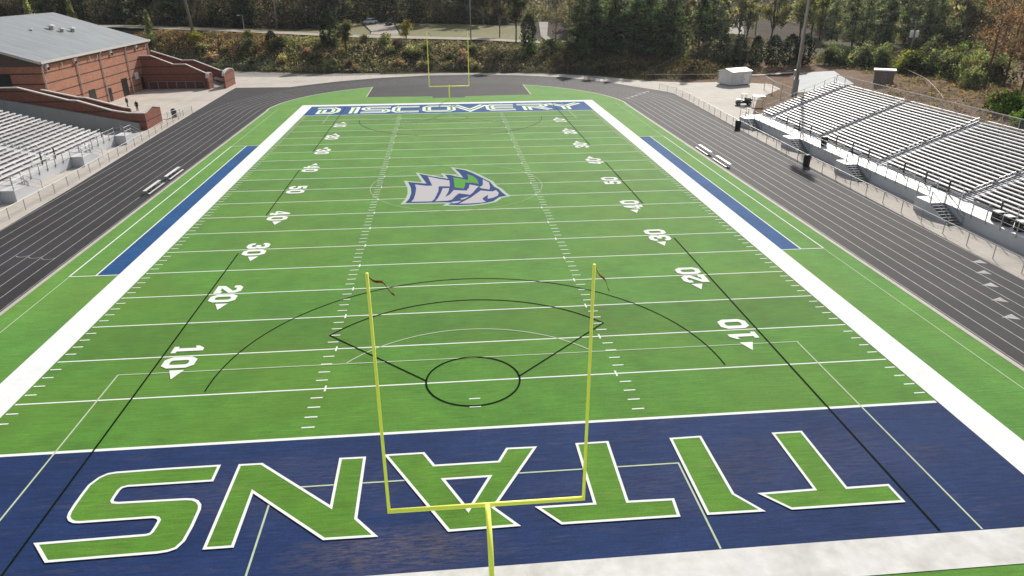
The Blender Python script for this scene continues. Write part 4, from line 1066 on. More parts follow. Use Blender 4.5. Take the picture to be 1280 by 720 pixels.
# ------------------------------------------------------------------ people on the plaza
def skin_mesh(name, verts, edges, radii, m, parent, root=0, sub=1):
    me = bpy.data.meshes.new(name); bm = bmesh.new()
    lay = bm.verts.layers.skin.verify()
    vs = [bm.verts.new(v) for v in verts]
    for a, b in edges: bm.edges.new((vs[a], vs[b]))
    for i, v in enumerate(vs):
        v[lay].radius = (radii[i], radii[i]) if not isinstance(radii[i], tuple) else radii[i]; v[lay].use_root = (i == root)
    bm.to_mesh(me); bm.free(); me.materials.append(m)
    o = bpy.data.objects.new(name, me); COL.objects.link(o); o.parent = parent
    o.modifiers.new('skin', 'SKIN').use_smooth_shade = True
    if sub: o.modifiers.new('sub', 'SUBSURF').levels = sub; o.modifiers['sub'].render_levels = sub
    return o
def person(label, x, y, rz, jacket, trousers, hair, stride=0.16):
    t = thing('person', label, 'person', (x, y, 0.012), rz)
    sk = mat('skin_tone', (0.42, 0.26, 0.19), 0.6, 0, 0.03)
    V = [(0, 0, 0.95), (0, 0, 1.10), (0, 0, 1.32), (0, 0, 1.46), (0, 0.01, 1.54), (0, 0.02, 1.62), (0, 0.02, 1.72),
         (0.19, 0, 1.42), (0.25, 0.06, 1.14), (0.24, -0.08, 0.90), (0.24, -0.12, 0.82),
         (-0.19, 0, 1.42), (-0.25, -0.06, 1.14), (-0.24, 0.10, 0.90), (-0.24, 0.14, 0.82),
         (0.10, 0, 0.90), (0.10, -stride * 0.7, 0.50), (0.10, -stride * 0.6, 0.10), (0.10, -stride - 0.12, 0.035),
         (-0.10, 0, 0.90), (-0.10, stride * 0.5, 0.50), (-0.10, stride * 1.5, 0.12), (-0.10, stride * 1.4 - 0.10, 0.035)]
    E = [(0, 1), (1, 2), (2, 3), (3, 4), (4, 5), (5, 6), (3, 7), (7, 8), (8, 9), (9, 10), (3, 11), (11, 12), (12, 13), (13, 14),
         (0, 15), (15, 16), (16, 17), (17, 18), (0, 19), (19, 20), (20, 21), (21, 22)]
    Rr = [0.14, 0.13, 0.16, 0.08, 0.055, 0.085, 0.075, 0.065, 0.045, 0.035, 0.035, 0.065, 0.045, 0.035, 0.035, 0.09, 0.065, 0.045, 0.035, 0.09, 0.065, 0.045, 0.035]
    # fingers rooted in the palms
    for side, pi in ((1, 10), (-1, 14)):
        px, py, pz = V[pi]
        for q, L in enumerate((0.07, 0.08, 0.075, 0.06)):
            i = len(V); V += [(px + 0.0, py - 0.03 + q * 0.02, pz - 0.05), (px - side * 0.015, py - 0.03 + q * 0.02, pz - 0.05 - L)]
            Rr += [0.009, 0.008]; E += [(pi, i), (i, i + 1)]
        i = len(V); V += [(px - side * 0.02, py - 0.05, pz - 0.02), (px - side * 0.03, py - 0.07, pz - 0.06)]; Rr += [0.010, 0.009]; E += [(pi, i), (i, i + 1)]
    skin_mesh('body', V, E, Rr, sk, t)
    jm = mat('jacket_cloth', jacket, 0.9, 0, 0.1, 5); tm = mat('trouser_cloth', trousers, 0.9, 0, 0.1, 5)
    jv = [V[i] for i in (0, 1, 2, 3, 7, 8, 9, 11, 12, 13)]
    skin_mesh('jacket', jv, [(0, 1), (1, 2), (2, 3), (3, 4), (4, 5), (5, 6), (3, 7), (7, 8), (8, 9)], [0.17, 0.165, 0.185, 0.09, 0.085, 0.065, 0.055, 0.085, 0.065, 0.055], jm, t)
    tv = [V[i] for i in (0, 15, 16, 17, 19, 20, 21)]
    skin_mesh('trousers', tv, [(0, 1), (1, 2), (2, 3), (0, 4), (4, 5), (5, 6)], [0.155, 0.105, 0.08, 0.062, 0.105, 0.08, 0.062], tm, t)
    for i in (18, 22):
        a = V[i]; MB().box((a[0], a[1] + 0.05, 0.045), (0.10, 0.28, 0.09)).build('shoe', 'black', t, bevel=0.02)
    skin_mesh('hair', [(0, 0.035, 1.66), (0, 0.04, 1.74)], [(0, 1)], [0.095, 0.085], mat('hair_strands', hair, 0.7, 0, 0.1, 20), t)
    f = MB().tube([(0, -0.065, 1.645), (0, -0.095, 1.63)], 0.014, 6); f.build('nose', sk, t)
    return t
person('person in grey-brown clothes walking across the plaza by the gymnasium', -57.2, 104.5, rad(150), (0.13, 0.12, 0.09), (0.10, 0.09, 0.07), (0.05, 0.03, 0.02))
person('person dressed all in black standing on the plaza near the ramp', -53.8, 99.9, rad(200), (0.012, 0.012, 0.014), (0.010, 0.010, 0.012), (0.02, 0.015, 0.012), 0.08)
# ------------------------------------------------------------------ vegetation
def cards(name, C, size, tint, parent=None, flat=0.0, elong=1.0, seed=1):
    """many small leaf-clump faces: C (n,3) centres, size (n,), tint (n,3)"""
    r = np.random.default_rng(seed); n = len(C)
    nrm = r.normal(size=(n, 3)); nrm[:, 2] += flat; nrm /= np.linalg.norm(nrm, axis=1)[:, None]
    ref = r.normal(size=(n, 3)); a = np.cross(nrm, ref); a /= np.linalg.norm(a, axis=1)[:, None]; b = np.cross(nrm, a)
    s = (np.asarray(size) * 0.5)[:, None]
    k = r.uniform(0.75, 1.25, size=(n, 4, 1))
    v = np.stack([C - a * s * elong * k[:, 0], C - b * s * k[:, 1] * 0.8, C + a * s * elong * k[:, 2], C + b * s * k[:, 3] * 0.8], 1).reshape(-1, 3)
    me = bpy.data.meshes.new(name)
    me.vertices.add(4 * n); me.vertices.foreach_set('co', v.astype(np.float32).ravel())
    me.loops.add(4 * n); me.loops.foreach_set('vertex_index', np.arange(4 * n, dtype=np.int32))
    me.polygons.add(n); me.polygons.foreach_set('loop_start', np.arange(0, 4 * n, 4, dtype=np.int32))
    try: me.polygons.foreach_set('loop_total', np.full(n, 4, dtype=np.int32))
    except Exception: pass
    me.update(calc_edges=True)
    at = me.attributes.new('tint', 'FLOAT_COLOR', 'FACE')
    at.data.foreach_set('color', np.concatenate([tint, np.ones((n, 1))], 1).astype(np.float32).ravel())
    me.materials.append(M['leaf'])
    o = bpy.data.objects.new(name, me); COL.objects.link(o); o.parent = parent
    return o

def clumps(centers, k, spread, size, seed, lo=0.55, hi=1.45, hue=0.12):
    r = np.random.default_rng(seed); n = len(centers)
    C = np.repeat(centers, k, 0) + r.normal(size=(n * k, 3)) * (np.repeat(np.broadcast_to(np.asarray(spread, float), (n,)), k)[:, None])
    t = np.repeat(r.uniform(lo, hi, n), k) * r.uniform(0.8, 1.2, n * k)
    ph = r.uniform(0, 6.28, 6); X, Y, Z = C[:, 0], C[:, 1], C[:, 2]
    t = t * np.clip(1.0 + 0.42 * np.sin(X * 1.5 + ph[0] + 1.2 * np.sin(Z * 1.1 + ph[1])) + 0.38 * np.sin(Z * 1.9 + ph[2] + Y * 1.3) + 0.25 * np.sin(Y * 2.3 + ph[3] - X), 0.25, 2.2)  # broad lighter and darker lobes tinted in to suggest lit and shaded foliage
    h = np.repeat(r.normal(0, hue, (n, 3)), k, 0) * np.array([1, 0.5, 0.6])
    T = np.clip(t[:, None] * (1 + h), 0.15, 2.2)
    S = r.uniform(0.65, 1.3, n * k) * size
    return C, S, T

KINDS = {}
def proto(kind, h, crown, trunk_pts, trunk_r, bark, limbs=()):
    """a prototype tree parked until first use: Empty > trunk, crown"""
    t = thing('tree', '-', 'tree', (0, 0, -500))
    mb = MB().tube(trunk_pts, trunk_r, 7)
    for pts, r0 in limbs: mb.tube(pts, r0, 5, r2=r0 * 0.35, cap=False)
    mb.build('trunk', bark, t, smooth=True)
    C, S, T = crown
    if len(C): cards('crown', C, S, T, t, seed=len(C))
    t['_h'] = h; KINDS.setdefault(kind, []).append(t); return t

def mk_pine(seed, h=16.0, cb=0.10, rmax=3.4, top=0.35, dens=1.35):
    r = np.random.default_rng(seed); cs = []; limbs = []
    z = h * cb
    while z < h * 0.985:
        q = (z - h * cb) / (h * (1 - cb))
        L = rmax * (0.55 + 0.45 * math.sin(math.pi * min(1, 0.25 + q * 0.75))) * (1 - q ** 2.2 * (1 - top * 0.5)) 
        nb = r.integers(2, 5)
        for _ in range(nb):
            a = r.uniform(0, 2 * math.pi); l = L * r.uniform(0.45, 1.1); dz = l * r.uniform(-0.15, 0.3)
            limbs.append(([(0, 0, z), (l * math.cos(a), l * math.sin(a), z + dz)], 0.05))
            m = max(2, int(l * 2.2 * dens))
            for i in range(m):
                f = 0.35 + 0.65 * (i + r.uniform(0, 1)) / m
                cs.append((l * f * math.cos(a) + r.normal(0, 0.12), l * f * math.sin(a) + r.normal(0, 0.12), z + dz * f + r.normal(0, 0.15)))
        z += r.uniform(0.32, 0.62)
    cs += [(r.normal(0, 0.15), r.normal(0, 0.15), h - r.uniform(0, 0.8)) for _ in range(6)]
    return proto('pine', h, clumps(np.array(cs), 7, 0.32, 0.44, seed), [(0, 0, -0.5), (r.normal(0, .1), 0, h * 0.4), (r.normal(0, .15), r.normal(0, .15), h * 0.75), (0, 0, h * 0.98)], [0.26, 0.21, 0.12, 0.03], 'bark', limbs)

def mk_round(kind, seed, h, rad_, cb, n_blob, bark='bark', size=0.42, k=9, per=26, tr=0.2, sparse=1.0, squash=0.8):
    """spreading crown: overlapping uneven lobes of leaf clumps around limbs"""
    r = np.random.default_rng(seed); cs = []; limbs = []; sp = []
    for i in range(n_blob):
        a = r.uniform(0, 2 * math.pi); q = r.uniform(0, 1) ** 0.6
        zz = cb + (1 - cb) * (0.12 + 0.80 * r.uniform(0, 1)); env = math.sin(math.pi * min(0.97, 0.18 + 0.80 * (zz - cb) / (1 - cb))) ** 0.7
        c = np.array([rad_ * 0.72 * q * env * math.cos(a), rad_ * 0.72 * q * env * math.sin(a), h * zz])
        br = rad_ * r.uniform(0.24, 0.46)
        limbs.append(([(0, 0, h * cb * r.uniform(0.5, 1.0)), tuple(c * np.array([0.45, 0.45, 1]) - np.array([0, 0, h * 0.08])), tuple(c)], 0.09 * h / 10))
        d = r.normal(size=(int(per * sparse), 3)); d /= np.linalg.norm(d, axis=1)[:, None]
        cs.append(c + d * br * (r.uniform(0.35, 1.0, (len(d), 1)) ** 0.5) * np.array([1, 1, squash]))
    cs = np.concatenate(cs); cs = cs[cs[:, 2] < h * 1.02]
    return proto(kind, h, clumps(cs, k, 0.26, size, seed), [(0, 0, -0.5), (r.normal(0, .1), r.normal(0, .1), h * cb), (r.normal(0, .3), r.normal(0, .3), h * 0.6), (0, 0, h * 0.88)], [tr, tr * 0.8, tr * 0.45, 0.03], bark, limbs)

def mk_cone(kind, seed, h, rb, size=0.3, n=420, k=7, shape=1.0, col_=False):
    r = np.random.default_rng(seed)
    z = r.uniform(0.04, 1, n) ** (1.0 if col_ else 1.25); a = r.uniform(0, 2 * math.pi, n)
    R = rb * ((1 - z) ** shape * (0.75 + 0.25 * np.sin(a * 3 + z * 9)) if not col_ else np.sin(np.pi * (0.12 + 0.86 * z)) ** 0.6) * r.uniform(0.55, 1.08, n)
    cs = np.stack([R * np.cos(a), R * np.sin(a), z * h], 1)
    return proto(kind, h, clumps(cs, k, 0.16, size, seed), [(0, 0, -0.5), (0, 0, h * 0.5), (0, 0, h * 0.95)], [0.16, 0.1, 0.02], 'bark')

def mk_bush(kind, seed, h, rad_, size=0.3, n=330, k=8):
    r = np.random.default_rng(seed); cs = []
    for i in range(8):
        a = r.uniform(0, 6.28); q = r.uniform(0, 0.62); hh = h * r.uniform(0.62, 1.0) * (1 - 0.25 * q); br = rad_ * r.uniform(0.38, 0.62)
        d = r.normal(size=(n // 8, 3)); d /= np.linalg.norm(d, axis=1)[:, None]; d[:, 2] = np.abs(d[:, 2])
        cs.append(np.array([rad_ * q * math.cos(a), rad_ * q * math.sin(a), 0.1]) + d * np.array([br, br, hh]) * r.uniform(0.6, 1.05, (len(d), 1)))
    limbs = [([(0, 0, 0), (0.4 * rad_ * math.cos(i * 1.3), 0.4 * rad_ * math.sin(i * 1.3), h * 0.6)], 0.05) for i in range(5)]
    return proto(kind, h, clumps(np.concatenate(cs), k, 0.2, size, seed), [(0, 0, -0.3), (0, 0, h * 0.6)], [0.1, 0.03], 'bark', limbs)

def mk_bare(seed, h, bark='bark_red', leaves=0.5):
    """slender leafless or thinly leaved tree with fine forking branches"""
    r = np.random.default_rng(seed); limbs = []; tips = []
    def grow(p, d, L, rr, lev):
        q = p + d * L; mid = (p + q) / 2 + r.normal(0, 0.05 * L, 3)
        limbs.append(([tuple(p), tuple(mid), tuple(q)], rr)); tips.append(q); tips.append(mid)
        if lev == 0: return
        for _ in range(r.integers(2, 4)):
            nd = d + r.normal(0, 0.5, 3); nd[2] = abs(nd[2]) * 0.8 + 0.2; nd /= np.linalg.norm(nd)
            grow(p + d * L * r.uniform(0.5, 1.0), nd, L * r.uniform(0.5, 0.78), rr * 0.55, lev - 1)
    for z in np.linspace(h * 0.18, h * 0.9, 13):
        a = r.uniform(0, 6.28); d = np.array([math.cos(a), math.sin(a), r.uniform(0.4, 1.1)]); d /= np.linalg.norm(d)
        grow(np.array([0, 0, z]), d, (h - z) * 0.22 + h * 0.045, 0.05, 2)
    tp = np.array(tips); tp = tp[r.uniform(size=len(tp)) < leaves]
    return proto('bare', h, clumps(tp, 7, 0.5, 0.27, seed, 0.6, 1.5), [(0, 0, -0.5), (r.normal(0, .1), 0, h * 0.5), (0, 0, h)], [0.2, 0.12, 0.02], bark, limbs)

for s in (1, 2, 3): mk_pine(s)
mk_pine(4, 16.0, 0.45, 2.3, 0.5, 1.0); KINDS['tallpine'] = [KINDS['pine'].pop()]
for s in (11, 12, 13): mk_round('leafy', s, 12.0, 4.0, 0.22, 15)
for s in (21, 22): mk_round('yellow', s, 6.0, 2.4, 0.18, 11, size=0.30, per=16)
mk_round('loose', 31, 9.0, 3.3, 0.15, 13, size=0.38, per=18)
for s in (41, 42): mk_cone('cedar', s, 8.0, 2.1, 0.30, 520, 7, 0.75, True)
for s in (43, 44): mk_cone('conifer', s, 8.0, 2.3, 0.30, 380, 7, 1.0)
for s in (45, 46): mk_cone('arbor', s, 7.0, 1.75, 0.28, 420, 7, 0.8, True)
for s in (51, 52, 53): mk_bush('bush', s, 4.5, 3.2)
for s in (61, 62): mk_bush('shrub', s, 1.8, 1.3, 0.22, 170, 6)
for s in (71, 72, 73): mk_bare(s, 17.0, leaves=0.85)
for s in (81, 82): mk_round('wood', s, 15.0, 3.6, 0.34, 13, 'bark_pale', size=0.5, per=18, k=8)
USED = {}
rnd = random.Random(21)
def plant(kind, name, label, cat, x, y, h, color, group=None, wide=1.0, z=None):
    L = KINDS[kind]; i = USED.get(kind, 0); USED[kind] = i + 1
    src = L[i % len(L)]; s = h / src['_h']
    o = dup(src, (x, y, (terrain(x, y) if z is None else z) - 0.05), rnd.uniform(0, 6.28))
    o.name = name; o['label'] = label; o['category'] = cat
    if group: o['group'] = group
    elif 'group' in o: del o['group']
    del o['_h']
    w = s * wide * rnd.uniform(0.92, 1.08); o.scale = (w, w, s)
    v = rnd.uniform(0.72, 1.38) if group else rnd.uniform(0.9, 1.15)
    for c in o.children:
        if c.name.startswith('crown'): c.color = (*[q * v * rnd.uniform(0.94, 1.06) for q in color], 1)
    return o

PINE = (0.10, 0.155, 0.088); LEAFY = (0.115, 0.145, 0.050); YEL = (0.26, 0.22, 0.06); CED = (0.022, 0.045, 0.022)
BRI = (0.085, 0.155, 0.040); BUSH = (0.165, 0.205, 0.115); RED = (0.26, 0.16, 0.125); GLO = (0.13, 0.23, 0.035)
# trees that stand out by themselves
plant('conifer', 'conifer_tree', 'left of two pale green conifers behind the gymnasium roof', 'tree', -122, 206, 9.5, (0.34, 0.38, 0.18))
plant('conifer', 'conifer_tree', 'right of two pale green conifers behind the gymnasium roof', 'tree', -108, 201.5, 8.6, (0.32, 0.37, 0.16))
plant('conifer', 'conifer_tree', 'young light green conifer at the roadside by the gymnasium roof corner', 'tree', -80.5, 183.5, 9.0, (0.22, 0.26, 0.14))
plant('cedar', 'cedar_tree', 'small dark round cedar on the bank top left of centre', 'tree', -44.6, 166.8, 5.0, CED, wide=1.15)
plant('cedar', 'cedar_tree', 'tall dark cedar beside the loose green tree on the bank', 'tree', -29.4, 163.5, 9.2, CED)
plant('loose', 'broadleaf_tree', 'loose grey-green tree leaning against the tall dark cedar', 'tree', -25.3, 161.5, 8.6, (0.13, 0.145, 0.075))
plant('yellow', 'broadleaf_tree', 'small yellow autumn tree at the mouth of the gravel driveway', 'tree', -10.3, 168.6, 5.6, YEL)
plant('bush', 'sumac_bush', 'bright yellow-green bush at the foot of the leaning utility pole', 'bush', -67.6, 179.5, 3.6, (0.24, 0.25, 0.05))
plant('bush', 'sumac_bush', 'yellowish bush below the roadside lamp post', 'bush', -52.5, 176.5, 2.8, (0.22, 0.21, 0.06))
plant('leafy', 'broadleaf_tree', 'yellow-green tree left of the parked pickup', 'tree', -34.3, 224, 13, (0.17, 0.18, 0.06))
plant('leafy', 'broadleaf_tree', 'yellow-green tree right of the parked cars', 'tree', -8.6, 226, 12, (0.19, 0.21, 0.07))
plant('wood', 'broadleaf_tree', 'dark tall tree with forked trunk right of the distant goal post', 'tree', 18.5, 166.5, 15.5, (0.07, 0.08, 0.045))
plant('wood', 'broadleaf_tree', 'grey thinly leaved tree behind the forked dark tree', 'tree', 15.5, 184, 15, (0.12, 0.11, 0.085))
plant('cedar', 'cedar_tree', 'dark cedar just right of the forked dark tree', 'tree', 21.2, 161.5, 8.4, (0.03, 0.06, 0.03))
plant('bush', 'evergreen_bush', 'small vivid green bush in front of the right-hand dark cedar', 'bush', 21.8, 157.8, 4.0, (0.06, 0.15, 0.03), wide=0.8)
plant('conifer', 'conifer_tree', 'bright green young pine left of the big dark pine stand', 'tree', 33.4, 152.5, 11.0, (0.085, 0.145, 0.05))
plant('bare', 'bare_tree', 'grey leafless tree behind the bright green young pine', 'tree', 33.5, 172, 15, (0.16, 0.14, 0.125))
plant('bare', 'bare_tree', 'grey leafless tree between the cedar and the young pine', 'tree', 29.0, 166, 13, (0.16, 0.14, 0.12))
for x, y, h in ((37.5, 157, 15.5), (42.5, 154.5, 16), (46.5, 152, 16.5), (50.5, 152, 16), (54.5, 152, 16), (40, 163, 16), (45, 162, 17), (50, 160, 17), (57.5, 155, 15.5), (36, 166, 15), (54, 163, 16.5)):
    plant('pine', 'pine_tree', 'dense dark green pine in the stand behind the far right bend', 'tree', x, y, h, PINE, 'dark pines behind the far right bend', 1.35)
plant('tallpine', 'pine_tree', 'single tall pine with long bare trunk right of the dark stand', 'tree', 61.7, 147.5, 18.0, (0.055, 0.085, 0.05))
plant('yellow', 'broadleaf_tree', 'yellow-green tree between the dark pine stand and the tall single pine', 'tree', 63.5, 168, 11.5, (0.20, 0.20, 0.075), wide=0.8)
plant('yellow', 'broadleaf_tree', 'pale yellow tree left of the pale clearing behind the evergreens', 'tree', 85.5, 198, 10.5, (0.24, 0.22, 0.11))
for i, (x, y) in enumerate(((68.4, 148.5), (72.4, 148), (75.4, 145), (77.9, 141), (80.4, 137.6), (82.3, 134.6))):
    plant('arbor', 'evergreen_tree', 'dark columnar evergreen in the row behind the white shed', 'tree', x, y, 7.0, (0.025, 0.042, 0.034), 'row of dark evergreens behind the shed', 1.2)
for x, y, h in ((97, 203, 15), (106, 205, 16), (113.5, 201, 15), (114.5, 190, 12.5), (92, 214, 14), (121, 208, 16)):
    plant('leafy', 'broadleaf_tree', 'yellow-green broadleaf tree behind the row of dark evergreens', 'tree', x, y, h, (0.24, 0.26, 0.12), 'broadleaf trees behind the evergreen row')
for x, y in ((113, 180), (115, 172), (120.5, 176), (123, 170), (128, 168), (126, 156), (131, 160), (119, 163), (134, 172), (127, 181)):
    plant('pine', 'pine_tree', 'grey-green pine in the hazy grove behind the right-hand bushes', 'tree', x, y, rnd.uniform(15, 18), (0.165, 0.21, 0.145), 'pines behind the right-hand bushes', 1.0)  # pale leaf colour stands in for haze
for x, y, h, c in ((88, 133.5, 5.4, BUSH), (90.5, 130, 5.6, BUSH), (92.3, 125.5, 5.8, BUSH), (93.8, 121.5, 6.0, BUSH), (98.5, 112, 6.2, BUSH), (99.4, 106.5, 6.4, BUSH), (98.0, 100, 6.6, BUSH), (103, 117, 6.5, BUSH), (104, 108, 6.8, BUSH), (102, 99, 6.2, BUSH), (95.5, 128, 6.2, BUSH), (107, 124, 7, BUSH), (93, 93, 4.5, BUSH)):
    plant('bush', 'tall_bush', 'rounded grey-green bush in the hedge on the right-hand slope', 'bush', x, y, h, c, 'hedge of rounded bushes on the right')
plant('bush', 'tall_bush', 'yellow-green rounded bush standing out of the hedge below the transformer pole', 'bush', 95.6, 115.2, 6.6, (0.15, 0.19, 0.04))
plant('bush', 'tall_bush', 'lighter green bush at the back of the hedge left of the red trees', 'bush', 106, 113.5, 6.6, (0.12, 0.16, 0.05))
plant('bush', 'tall_bush', 'large round grey bush crowning the slope behind the hedge', 'bush', 127, 148, 8, (0.10, 0.12, 0.065), wide=1.3)
for x, y, h in ((92.2, 88, 17), (98.1, 91, 18), (96.7, 85, 18), (104, 101, 17), (101, 83, 17), (108, 94, 18), (95, 79, 16), (103, 75, 17), (112, 104, 18)):
    plant('bare', 'bare_tree', 'slender reddish-brown tree, nearly leafless, at the right edge', 'tree', x, y, h, RED, 'reddish bare trees on the right')
plant('bush', 'glossy_bush', 'bright yellow-green bush behind the top of the right-hand bleachers', 'bush', 83.3, 71.0, 4.6, GLO)
plant('bush', 'glossy_bush', 'darker green bush at the right edge behind the bleachers', 'bush', 80.5, 63.0, 3.8, (0.08, 0.15, 0.03))

# woods beyond the road: the nearer trees one by one
WG = 'trees of the woods beyond the road'
def in_clear(x, y):
    return (-33 < x < 24 and y < 226) or (23 < x < 42 and y < 244) or (86 < x < 128 and 205 < y < 300) or (84 < x < 126 and y < 205)
tries = 0; placed = []
while len(placed) < 210 and tries < 6000:
    tries += 1
    x = rnd.uniform(-165, 165); y = rnd.uniform(110, 290)
    if x < 20: lo = 203 + max(0, (-60 - x)) * 0.32
    elif x < 60: lo = 172
    elif x < 112: lo = 165
    else: lo = 120
    if y < lo or in_clear(x, y): continue
    if rnd.random() < (y - lo) / 150: continue
    if any((x - a) ** 2 + (y - b) ** 2 < 13 for a, b in placed): continue
    placed.append((x, y)); u = rnd.random()
    left = x < 20  # right-hand trees get paler leaf colours in place of haze
    if left and u > 0.9:
        plant('bare', 'bare_tree', 'slim pale-trunked tree at the front of the woods beyond the road', 'tree', x, lo + rnd.uniform(0, 10) if not in_clear(x, lo + 5) else y, rnd.uniform(14, 18), (0.20, 0.18, 0.14), WG); continue
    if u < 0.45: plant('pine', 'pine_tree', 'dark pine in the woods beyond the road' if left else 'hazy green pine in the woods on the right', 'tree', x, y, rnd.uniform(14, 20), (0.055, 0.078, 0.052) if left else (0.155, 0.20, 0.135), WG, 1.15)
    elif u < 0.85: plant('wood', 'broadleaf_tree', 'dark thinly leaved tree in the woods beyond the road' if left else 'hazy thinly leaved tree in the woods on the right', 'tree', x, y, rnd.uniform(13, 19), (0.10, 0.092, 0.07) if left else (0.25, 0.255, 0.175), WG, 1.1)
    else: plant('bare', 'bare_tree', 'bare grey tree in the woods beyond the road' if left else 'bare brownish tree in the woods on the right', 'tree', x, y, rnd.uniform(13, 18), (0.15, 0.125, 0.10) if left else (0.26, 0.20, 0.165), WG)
# shrubs one can tell apart on the bank
SH = [(0.24, 0.27, 0.15), (0.32, 0.29, 0.17), (0.16, 0.19, 0.10), (0.40, 0.37, 0.28), (0.27, 0.22, 0.17)]
nsh = 0
while nsh < 48:
    x = rnd.uniform(-66, 44); b = _lerp(BANK_FOOT, x); q = rnd.uniform(1.5, 20); y = b + q
    if y > 164 + max(0, -x) * 0.22: continue
    nsh += 1
    plant('shrub', 'bank_shrub', 'scrubby shrub among the rough growth on the bank behind the far bend', 'shrub', x, y, rnd.uniform(1.4, 2.9), SH[rnd.randrange(5)], 'shrubs on the planted bank', 1.25)
for L in KINDS.values():
    for t in L:
        for c in list(t.children): bpy.data.objects.remove(c)
        bpy.data.objects.remove(t)

# rough growth covering the bank and slopes (nobody could count it)
def fbm(x, y):
    return (math.sin(x * 0.23 + 1.3 * math.sin(y * 0.19)) + math.sin(y * 0.31 + x * 0.11 + 2) + math.sin(x * 0.71 - y * 0.53)) / 3
def brush(name, n, area, hmax, pal, seed, size=0.42):
    r = random.Random(seed); C = []; T = []; S = []
    while len(C) < n:
        x, y = area(r)
        d = fbm(x, y)
        if r.random() > 0.62 + 0.45 * d: continue
        h = hmax * (0.35 + 0.65 * max(0, 0.5 + 0.6 * fbm(x * 1.7 + 9, y * 1.7)))
        if name == 'brush' and y - _lerp(BANK_FOOT, x) > 15: h *= 0.4
        col = pal(x, y, r); z = terrain(x, y); v = r.uniform(0.75, 1.2) * (1 + 0.6 * fbm(x * 1.3 + 4, y * 2.1))
        for _ in range(4):
            C.append((x + r.gauss(0, 0.28), y + r.gauss(0, 0.28), z + h * r.random() ** 0.8)); S.append(size * r.uniform(0.6, 1.4))
            T.append([q * v * r.uniform(0.85, 1.15) for q in col])
    o = cards(name, np.array(C), np.array(S), np.array(T), None, flat=0.2, elong=1.2, seed=seed); o['kind'] = 'stuff'; o.color = (1, 1, 1, 1); return o
def bank_area(r):
    x = r.uniform(-88, 47); b = _lerp(BANK_FOOT, x); top = min(b + 23, _lerp([(-81, 192.5), (-56, 182), (-25, 172.5), (1, 169), (20, 167.5), (47, 170)], x))
    return x, b + 0.6 + (top - b - 0.6) * r.random()
def bank_pal(x, y, r):
    q = (y - _lerp(BANK_FOOT, x)) / 21
    if x < -42:
        return (0.23, 0.27, 0.185) if q < 0.36 + 0.2 * fbm(x, y) else ((0.36, 0.235, 0.17) if r.random() < 0.6 else (0.33, 0.29, 0.17))
    if x < -24: return [(0.29, 0.30, 0.14), (0.36, 0.30, 0.17), (0.17, 0.20, 0.11), (0.38, 0.35, 0.26)][r.randrange(4)]
    if x < 24: return [(0.20, 0.19, 0.135), (0.27, 0.24, 0.185), (0.15, 0.165, 0.10), (0.40, 0.36, 0.30)][r.randrange(4)]
    return [(0.22, 0.19, 0.13), (0.28, 0.28, 0.14), (0.24, 0.165, 0.125)][r.randrange(3)]
brush('brush', 40000, bank_area, 1.5, bank_pal, 5, 0.34)
def slope_area(r):
    while True:
        x = r.uniform(62, 106); y = r.uniform(48, 150)
        if x > 66 + 0.0 * y and not (64 < x < 87 and 101 < y < 133): return x, y
def slope_pal(x, y, r):
    return [(0.27, 0.17, 0.125), (0.24, 0.22, 0.12), (0.18, 0.20, 0.10), (0.32, 0.24, 0.18)][r.randrange(4)]
brush('slope_growth', 12000, slope_area, 0.7, slope_pal, 6, 0.34)
def under_area(r):
    while True:
        x = r.uniform(26, 72); b = _lerp(BANK_FOOT, x); y = b + 1 + 30 * r.random() ** 1.3
        return x, y
brush('undergrowth', 14000, under_area, 1.5, lambda x, y, r: [(0.09, 0.085, 0.05), (0.12, 0.085, 0.06), (0.08, 0.10, 0.05)][r.randrange(3)], 8, 0.4)

# understory filling the woods between the trunks
def wood_low(name, n, xr, lo, hi, hmax, pal, seed):
    r = random.Random(seed); C = []; T = []; S = []
    while len(C) < n:
        x = r.uniform(*xr); l = lo(x); y = l + (hi - l) * r.random() ** 1.4
        if in_clear(x, y) or r.random() > 0.6 + 0.5 * fbm(x * 0.6, y * 0.6): continue
        h = hmax * (0.25 + 0.75 * r.random() ** 1.5); c = pal[r.randrange(len(pal))]; v = r.uniform(0.7, 1.25) * (1 + 0.5 * fbm(x * 0.9 + 3, y * 0.7)); z = terrain(x, y)
        for _ in range(9):
            C.append((x + r.gauss(0, 0.6), y + r.gauss(0, 0.6), z + h * r.random())); S.append(r.uniform(0.5, 1.1)); T.append([q * v * r.uniform(0.92, 1.08) for q in c])
    o = cards(name, np.array(C), np.array(S), np.array(T), None, seed=seed); o['kind'] = 'stuff'; o.color = (1, 1, 1, 1)
wood_low('wood_understory', 70000, (-175, 24), lambda x: 205 + max(0, (-60 - x)) * 0.32 if x < -33 else 227, 285, 6.5, [(0.052, 0.058, 0.045), (0.070, 0.060, 0.050), (0.042, 0.054, 0.038), (0.085, 0.066, 0.056)], 31)
wood_low('wood_understory', 110000, (24, 240), lambda x: 168 if x < 62 else max(152 - max(0, x - 100) * 1.0, 60), 280, 6.0, [(0.21, 0.23, 0.16), (0.26, 0.22, 0.18), (0.17, 0.205, 0.13), (0.33, 0.30, 0.25)], 32)  # haze is put into these paler leaf colours

